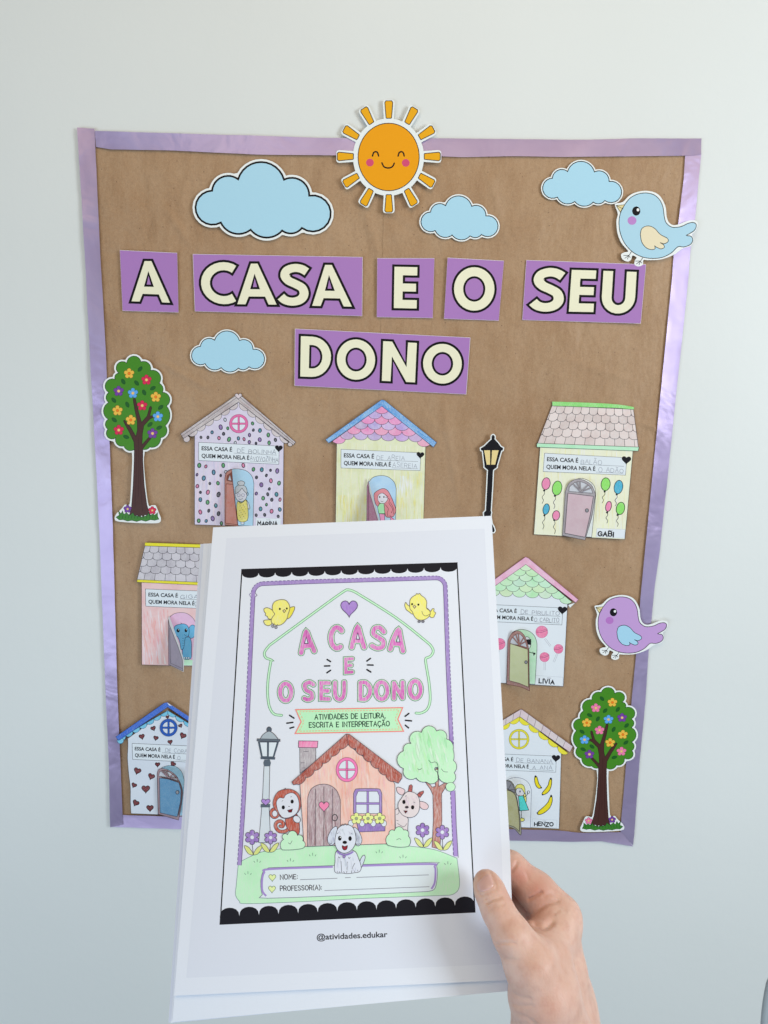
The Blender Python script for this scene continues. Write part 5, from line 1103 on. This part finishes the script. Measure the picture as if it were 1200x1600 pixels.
    P.fs(sp([(440, 690), (470, 665), (520, 672), (550, 700), (562, 750), (555, 810), (525, 850), (480, 860), (430, 840), (400, 790), (400, 750), (420, 720)], True, 4), GT, 4, LN, .3)
    scrib(P, [(420, 700), (540, 700), (555, 800), (500, 850), (420, 800)], [(222, 206, 214), (206, 192, 206)], 30, 6, 75, 25, 70, 46, .3)
    for q in ([(452, 700), (462, 694)], [(515, 742), (526, 748)], [(385, 880), (400, 885)], [(392, 905), (440, 930), (465, 905)], [(400, 800), (405, 825), (385, 840)]): P.stroke(sp(q, n=3), 3, LN)
    P.fill(ell(442, 742, 12, 16), INK); P.fill(ell(508, 783, 12, 16), INK); P.fill(ell(464, 782, 14, 10), (60, 50, 60)); P.fs([(442, 808), (468, 812), (455, 828)], (110, 40, 50), 3, INK)
    for q in ([(480, 625), (500, 632)], [(476, 640), (504, 648)], [(558, 676), (578, 690)]): P.stroke(q, 3, LN)
    # bushes
    BU = (184, 234, 192)
    P.part('printed_bush'); P.fs(lobes([((330, 985), (345, 955)), ((370, 960), (400, 930)), ((440, 955), (468, 960)), ((475, 1000), (492, 1035)), ((475, 1080), (400, 1085)), ((320, 1070), (305, 1030))], 6), BU, 4, LN, .4); P.stroke(sp([(385, 1030), (405, 1020), (420, 1028)]), 3, LN)
    B(); P.part('printed_bush'); P.fs(lobes([((500, 880), (500, 840)), ((530, 845), (565, 815)), ((605, 850), (640, 855)), ((645, 890), (665, 920)), ((640, 950), (560, 960)), ((490, 960), (475, 930))], 6), BU, 4, LN, .4); P.stroke(sp([(535, 905), (550, 915), (565, 890)]), 3, LN)
    # flowers
    def stemfl(x, y, r, bx, by):
        P.part('printed_flower'); P.stroke([(x, y + r * .8), (bx, by)], 4, LN)
        for s in (-1, 1): P.fs(sp([(bx, by), (bx + s * 30, by - 50), (bx + s * 66, by - 68), (bx + s * 60, by - 40), (bx + s * 34, by - 4)], True, 3), (205, 212, 130), 3.5, LN, .3)
        flower(P, I, x, y, r, (146, 112, 186), (208, 214, 230), 6, 4, LN, pen=.35)
    stemfl(262, 865, 56, 270, 995); stemfl(402, 867, 50, 395, 975)
    Cc(); stemfl(583, 956, 54, 590, 1082); stemfl(733, 972, 54, 738, 1105)
    # grass ticks
    P.part('grass_marks')
    for x, y in ((255, 1122), (435, 1160), (775, 1210)):
        for dx, a in ((-18, -8), (0, 0), (18, 8)): P.stroke([(x + dx, y + (4 if dx == 0 else 8)), (x + dx + a, y - (18 if dx == 0 else 4))], 3.5, (84, 120, 108))
    B()
    for x, y in ((300, 1048), (552, 1042), (720, 1000), (230, 1140)):
        for dx, a in ((-18, -8), (0, 0), (18, 8)): P.stroke([(x + dx, y + (4 if dx == 0 else 8)), (x + dx + a, y - (18 if dx == 0 else 4))], 3.5, (84, 120, 108))
    # name box
    P.part('name_box', label='lilac edged name box with two ruled lines')
    P.frame(0, 0, 1)
    nb = sp([(407.5, 1376), (411, 1362), (420, 1356)], n=3) + sp([(520, 1352.5), (673, 1347.5), (681, 1351), (683.5, 1362), (682, 1380), (678, 1390), (668, 1393)], n=3) + sp([(560, 1398), (418, 1403.5), (410, 1398), (407.5, 1385)], n=3)
    P.fs(nb, (208, 218, 236), .8, (100, 90, 130)); P.stroke(sp([(416, 1400), (410, 1392), (409.5, 1375), (413, 1363), (422, 1358), (520, 1354.5)], n=4), 3, (156, 134, 196)); P.stroke(sp([(560, 1353), (671, 1350), (679, 1354), (680.5, 1364), (679, 1380), (674, 1389)], n=4), 3, (156, 134, 196))
    for x, y in ((425.5, 1371), (425, 1389)): P.part('heart'); P.fs(heart_pts(x, y, 11, 11), (212, 236, 160), .8, (110, 130, 110))
    P.part('printed_text'); P.hand('NOME:', (438, 1374.2), (465, 1373.2), 7.2, 1.1, (50, 48, 62), .02, 'round'); P.hand('PROFESSOR(A):', (438, 1391.8), (502.5, 1390.2), 7.2, 1.1, (50, 48, 62), .02, 'round')
    for q in ([(469, 1374.5), (527, 1372.3)], [(539, 1371.5), (548, 1371)], [(557, 1371), (670, 1367)], [(507, 1391.5), (671, 1385.5)]): P.stroke(q, .8, (110, 110, 130))
    P.text('@atividades.edukar', (495, 1468.5), (605.5, 1464), 8.8, (38, 38, 48), .02)
    # puppy
    Bp = lambda l: l
    B(); P.part('printed_puppy', label='white puppy with a lilac collar sitting on the name box'); DG = (206, 212, 226)
    P.fs(sp([(1085, 1100), (1105, 1060), (1118, 1020), (1112, 1000), (1095, 1010), (1078, 1050)], True, 3), (196, 206, 220), 4, LN)
    P.fs(sp([(905, 965), (890, 1050), (885, 1110), (900, 1135), (940, 1135), (980, 1140), (1030, 1135), (1075, 1125), (1088, 1090), (1070, 1030), (1030, 965)], True, 4), DG, 4, LN)
    for q in ([(935, 1045), (940, 1130)], [(985, 1050), (978, 1135)], [(1040, 1060), (1020, 1100), (1015, 1135)]): P.stroke(sp(q), 3.5, LN)
    P.fs(sp([(905, 785), (868, 800), (836, 860), (838, 905), (862, 925), (888, 905), (900, 860)], True, 4), (196, 204, 220), 4, LN); P.fs(sp([(1030, 790), (1065, 810), (1092, 870), (1088, 910), (1062, 930), (1042, 900), (1030, 850)], True, 4), (196, 204, 220), 4, LN)
    P.fs(sp([(895, 850), (915, 795), (965, 768), (1020, 785), (1045, 845), (1045, 910), (1010, 965), (960, 985), (915, 965), (890, 915)], True, 4), DG, 4, LN)
    scrib(P, [(850, 830), (885, 810), (890, 895), (860, 915)], [(172, 180, 200), (186, 194, 210)], 16, 6, 80, 25, 60, 41, .3); scrib(P, [(1048, 820), (1080, 870), (1075, 915), (1050, 890)], [(172, 180, 200), (186, 194, 210)], 16, 6, 70, 25, 60, 42, .3)
    scrib(P, [(910, 1010), (1040, 1010), (1060, 1120), (900, 1120)], [(190, 197, 214), (198, 204, 218)], 26, 6, 78, 25, 70, 43, .3); scrib(P, [(920, 800), (1010, 800), (1035, 850), (900, 850)], [(194, 201, 216)], 12, 6, 60, 20, 50, 44, .3)
    for q in ([(935, 778), (945, 764), (957, 775), (966, 760), (978, 774), (990, 765)], [(905, 838), (915, 830)], [(1012, 835), (1022, 842)], [(848, 905), (856, 915), (866, 908)], [(1055, 912), (1066, 920), (1076, 910)], [(915, 1010), (922, 1022), (930, 1012)], [(990, 1015), (998, 1026), (1006, 1014)], [(905, 1120), (912, 1132)], [(922, 1122), (926, 1134)], [(955, 1122), (962, 1136)], [(1035, 1118), (1042, 1130)], [(1060, 1112), (1064, 1124)]): P.stroke(sp(q, n=3), 3, LN)
    P.fill(ell(926, 872, 13, 18), INK); P.fill(ell(930, 865, 4, 5, n=8), (235, 238, 245)); P.fill(ell(1004, 874, 13, 18), INK); P.fill(ell(964, 903, 17, 12), INK); P.fs(sp([(944, 928), (964, 935), (984, 928), (978, 955), (962, 962), (948, 952)], True, 3), (140, 40, 52), 3.5, INK)
    P.stroke(sp([(905, 968), (930, 990), (965, 998), (1000, 990), (1028, 972)]), 11, (140, 116, 184)); P.fs(ell(958, 1010, 9, 12), (150, 126, 190), 3, LN)
    P.build()
cover()

# ------------------------------------------------------------------ the hand
def hand():
    import openvdb
    gp = held_surf(0)
    def K(px, py, dz, rpx):
        """joint: photo pixel, metres behind (+) or in front (-) of the sheet, radius in photo pixels"""
        inv = 1.794 + (min(py, 1560) - 815) * 5.47e-4; d = 1 / inv + dz
        return np.array(at_depth(px, py, d)), rpx * d / FPX
    ch = []      # (a, ra, b, rb, blend group)
    def chain(l, k):
        J = [K(*q) for q in l]
        for (a, ra), (b, rb) in zip(J, J[1:]): ch.append((a, ra, b, rb, k))
    TH, PALM, I1, I2, I3, I4 = range(6)
    # palm / back of hand and wrist
    chain([(852, 1500, .006, 42), (852, 1560, .005, 50), (862, 1620, .008, 58), (884, 1720, .024, 66), (905, 1830, .028, 70)], PALM)
    chain([(868, 1455, .026, 34), (872, 1520, .028, 40), (880, 1600, .030, 50), (898, 1720, .034, 56)], PALM)
    chain([(872, 1470, .042, 34), (880, 1560, .045, 42), (892, 1640, .042, 50)], PALM)
    chain([(866, 1490, .058, 32), (878, 1580, .056, 40)], PALM)
    # thumb
    chain([(759.5, 1379.0, -.0090, 19), (765.5, 1393, -.0105, 21.5), (778, 1423, -.0125, 23.0), (800, 1462, -.0140, 28), (828, 1505, -.0100, 39), (845, 1550, -.004, 46)], TH)
    # web between thumb and index
    chain([(836, 1462, .010, 22), (868, 1458, .020, 30)], PALM)
    # index finger
    chain([(876, 1430, .026, 31), (838, 1393, .027, 27.5), (797, 1356, .026, 23), (752, 1340, .024, 20), (712, 1338, .020, 18)], I1)
    chain([(868, 1452, .046, 29), (820, 1418, .050, 24), (770, 1385, .044, 21), (722, 1378, .028, 19), (690, 1386, .021, 17)], I2)
    chain([(862, 1480, .062, 27), (808, 1455, .064, 23), (756, 1428, .052, 20), (712, 1424, .032, 18), (684, 1430, .022, 16)], I3)
    chain([(858, 1510, .072, 24), (808, 1496, .070, 20), (762, 1478, .055, 18), (726, 1470, .036, 16), (704, 1472, .025, 14.5)], I4)
    pts = np.array([q for c in ch for q in (c[0], c[2])]); rmax = max(max(c[1], c[3]) for c in ch)
    vs = .0011; lo = pts.min(0) - rmax - .006; hi = pts.max(0) + rmax + .006; n = np.ceil((hi - lo) / vs).astype(int)
    X = lo[0] + np.arange(n[0]) * vs; Y = lo[1] + np.arange(n[1]) * vs; Z = lo[2] + np.arange(n[2]) * vs
    D = np.full(n, .02, dtype=np.float32); groups = {}
    def cap(a, ra, b, rb, sl):
        gx, gy, gz = np.meshgrid(X[sl[0]], Y[sl[1]], Z[sl[2]], indexing='ij')
        ab = b - a; L = ab @ ab + 1e-12; t = np.clip(((gx - a[0]) * ab[0] + (gy - a[1]) * ab[1] + (gz - a[2]) * ab[2]) / L, 0, 1)
        return np.sqrt((gx - a[0] - t * ab[0]) ** 2 + (gy - a[1] - t * ab[1]) ** 2 + (gz - a[2] - t * ab[2]) ** 2) - (ra + (rb - ra) * t)
    def smin(a, b, k):
        h = np.clip(.5 + .5 * (b - a) / k, 0, 1); return b + (a - b) * h - k * h * (1 - h)
    for g in range(6):
        G = np.full(n, .02, dtype=np.float32)
        for a, ra, b, rb, k in ch:
            if k != g: continue
            m0 = np.minimum(a - ra, b - rb) - .02; m1 = np.maximum(a + ra, b + rb) + .02
            i0 = np.maximum(0, ((m0 - lo) / vs).astype(int)); i1 = np.minimum(n, ((m1 - lo) / vs).astype(int) + 1)
            sl = tuple(slice(i0[j], i1[j]) for j in range(3))
            G[sl] = smin(G[sl], cap(a, ra, b, rb, sl).astype(np.float32), .005 if g != PALM else .009)
        groups[g] = G
    body = groups[PALM]
    body = smin(body, groups[TH], .009)
    for g, k in ((I1, .005), (I2, .004), (I3, .004), (I4, .004)):
        # fingers melt into the palm but only touch each other and the thumb
        body = np.minimum(body, np.minimum(groups[g], smin(groups[PALM], groups[g], k + .004)))
    body = smin(body, body, .0012)
    gr = openvdb.FloatGrid(.02); gr.copyFromArray(np.ascontiguousarray(body.astype(np.float64))); P_, Q_ = gr.convertToQuads(0.0)
    V = np.array(P_) * vs + lo; Q = np.array(Q_)
    # light smoothing
    nb = [[] for _ in range(len(V))]
    E = np.vstack([Q[:, [0, 1]], Q[:, [1, 2]], Q[:, [2, 3]], Q[:, [3, 0]]]); E = np.unique(np.sort(E, 1), axis=0)
    deg = np.zeros(len(V)); np.add.at(deg, E[:, 0], 1); np.add.at(deg, E[:, 1], 1)
    for it in range(7):
        S = np.zeros_like(V); np.add.at(S, E[:, 0], V[E[:, 1]]); np.add.at(S, E[:, 1], V[E[:, 0]]); V = V * .45 + .55 * S / deg[:, None]
    # outward normals
    def normals(V):
        fn = np.cross(V[Q[:, 2]] - V[Q[:, 0]], V[Q[:, 3]] - V[Q[:, 1]]); vn = np.zeros_like(V)
        for j in range(4): np.add.at(vn, Q[:, j], fn)
        return vn / (np.linalg.norm(vn, axis=1)[:, None] + 1e-12)
    vn = normals(V); c = V.mean(0)
    if ((V - c) * vn).sum() < 0: Q = Q[:, ::-1].copy(); vn = -vn
    # skin folds on the side that faces the camera
    cw = np.array(CAM); R_, U_, F_ = np.array(RT), np.array(UP), np.array(FW)
    d = V - cw; dep = d @ F_; px = 600 + FPX * (d @ R_) / dep; py = 800 - FPX * (d @ U_) / dep
    face = np.clip(-(vn * (d / np.linalg.norm(d, axis=1)[:, None])).sum(1), 0, 1)
    disp = np.zeros(len(V)); red = np.zeros(len(V))
    def fold(pl, wd, am, grp=None):
        for (ax, ay), (bx, by) in zip(pl, pl[1:]):
            L = (bx - ax) ** 2 + (by - ay) ** 2; t = np.clip(((px - ax) * (bx - ax) + (py - ay) * (by - ay)) / L, 0, 1); q = np.hypot(px - ax - t * (bx - ax), py - ay - t * (by - ay))
            k = -am * np.exp(-(q / wd) ** 2) * np.clip(face * 1.6, 0, 1); disp[:] = np.where(np.abs(k) > np.abs(disp), k, disp) if am > 0 else disp + k
    fold(sp([(743, 1377), (746, 1390), (752, 1399), (763, 1394), (776, 1388), (772, 1374), (766, 1362)], n=4), 1.5, .00045)
    fold(sp([(761, 1411), (770, 1406), (783, 1402)], n=4), 2.2, .0009); fold(sp([(759, 1406), (768, 1401), (779, 1398)], n=4), 1.8, .0005); fold(sp([(765, 1417), (774, 1413)], n=3), 1.8, .0004)
    fold(sp([(757, 1402), (766, 1397), (776, 1393)], n=4), 1.3, .0003); fold(sp([(764, 1423), (776, 1417), (788, 1412)], n=4), 1.5, .00035); fold(sp([(788, 1440), (800, 1434)], n=3), 2, .0002); fold(sp([(812, 1352), (822, 1362), (826, 1376)], n=3), 2, .0003); fold(sp([(866, 1428), (876, 1420), (884, 1424)], n=3), 2, .0004)
    fold(sp([(775, 1476), (784, 1474), (794, 1473), (805, 1474)], n=4), 1.8, .0006)
    fold(sp([(801, 1552), (812, 1558), (828, 1561)], n=4), 2.2, .0006); fold(sp([(797, 1568), (815, 1572), (832, 1572)], n=4), 2.2, .0005); fold(sp([(804, 1583), (822, 1590), (836, 1600)], n=4), 2.6, .0005)
    fold(sp([(826, 1405), (836, 1400), (846, 1394)], n=4), 2.4, .0012); fold(sp([(799, 1362), (804, 1355), (808, 1348)], n=4), 2.4, .0008)
    fold(sp([(824, 1432), (838, 1424), (856, 1412), (872, 1408)], n=4), 2.6, .0008); fold(sp([(836, 1441), (850, 1448), (862, 1442)], n=4), 5, .0014)
    fold(sp([(784, 1496), (796, 1500), (806, 1500)], n=4), 2.5, .0004); fold(sp([(850, 1400), (862, 1396), (876, 1404)], n=4), 3, .0004)
    disp *= 1.6; V = V + vn * disp[:, None]
    for x, y, r, a in ((812, 1368, 22, 1.0), (838, 1390, 24, .8), (843, 1424, 22, .55), (757, 1378, 15, .4), (800, 1445, 24, .12), (860, 1575, 26, .3), (806, 1395, 16, .8)): red = np.maximum(red, a * np.exp(-(np.hypot(px - x, py - y) / r) ** 2))
    root = bpy.data.objects.new('person', None); COL.objects.link(root); base = Vector(at_depth(900, 1800, .47)); root.location = base
    root['label'] = 'right hand and bare wrist holding the printed sheets from the lower right, thumb in front'; root['category'] = 'person'
    o = mesh_obj('hand', [tuple(v) for v in V], [tuple(int(i) for i in q) for q in Q], M_SKIN, root, base, smooth=True)
    at = o.data.attributes.new('Red', 'FLOAT', 'POINT'); at.data.foreach_set('value', red.astype(np.float32))
    # thumbnail: a curved plate lying on the thumb tip
    from mathutils.bvhtree import BVHTree
    bt = BVHTree.FromPolygons([Vector(v) for v in V], [tuple(int(i) for i in q) for q in Q])
    A = [(744, 1380), (764.5, 1362.5), (773.5, 1385), (750, 1396)]   # corners: tip-left, tip-right, base-right, base-left
    nu, nv = 12, 12; NV = []; m = quadmap(A); 
    for j in range(nv + 1):
        for i in range(nu + 1):
            u, v = i / nu, j / nv; uu = 2 * u - 1; vv = 2 * v - 1
            su = uu * math.sqrt(max(0, 1 - .42 * vv * vv)); sv = vv * math.sqrt(max(0, 1 - .42 * uu * uu))
            p = m(.5 + su * .56, .5 + sv * .56); r = ray(*p).normalized(); h = bt.ray_cast(CAM, r)
            e = max(abs(uu), abs(vv)); lift = .00055 - .0009 * max(0, e - .8) / .2 
            NV.append((h[0] if h[0] else CAM + r * .47) - r * lift)
    mesh_obj('thumbnail', NV, grid_faces(nu, nv), M_NAIL, root, base, smooth=True)
hand()

# ------------------------------------------------------------------ the grey rounded edge in the lower right corner
def corner_thing():
    d = .62; rs_ = []; out = sp([(1199, 1530), (1195, 1544), (1191, 1568), (1188, 1600), (1187, 1650), (1190, 1720), (1230, 1760), (1320, 1770), (1400, 1700), (1400, 1580), (1340, 1530), (1260, 1518), (1210, 1518)], True, 6)
    t_ = .022; V = []; F = []; n = len(out); c = (1290, 1640)
    prof = [(0.0, .010), (.0, .004), (.010, .0), (.045, -.002), (.10, .004)]
    for s, z in prof + [(.10, t_), (.0, t_)]:
        for p in out:
            q = (p[0] + (c[0] - p[0]) * s, p[1] + (c[1] - p[1]) * s); V.append(at_depth(q[0], q[1], d + z))
    R_ = len(prof) + 2
    for k in range(R_):
        a = k * n; b = ((k + 1) % R_) * n
        if k == R_ - 1: b = 0
        for i in range(n): F.append((a + i, a + (i + 1) % n, b + (i + 1) % n, b + i))
    F.append(tuple(4 * n + i for i in range(n)))
    base = at_depth(1290, 1760, d)
    o = mesh_obj('chair_back', V, F, M_PLASTIC, None, base, smooth=True)
    o['label'] = 'rounded grey edge of a chair back, just poking into the bottom right corner'; o['category'] = 'chair'
corner_thing()
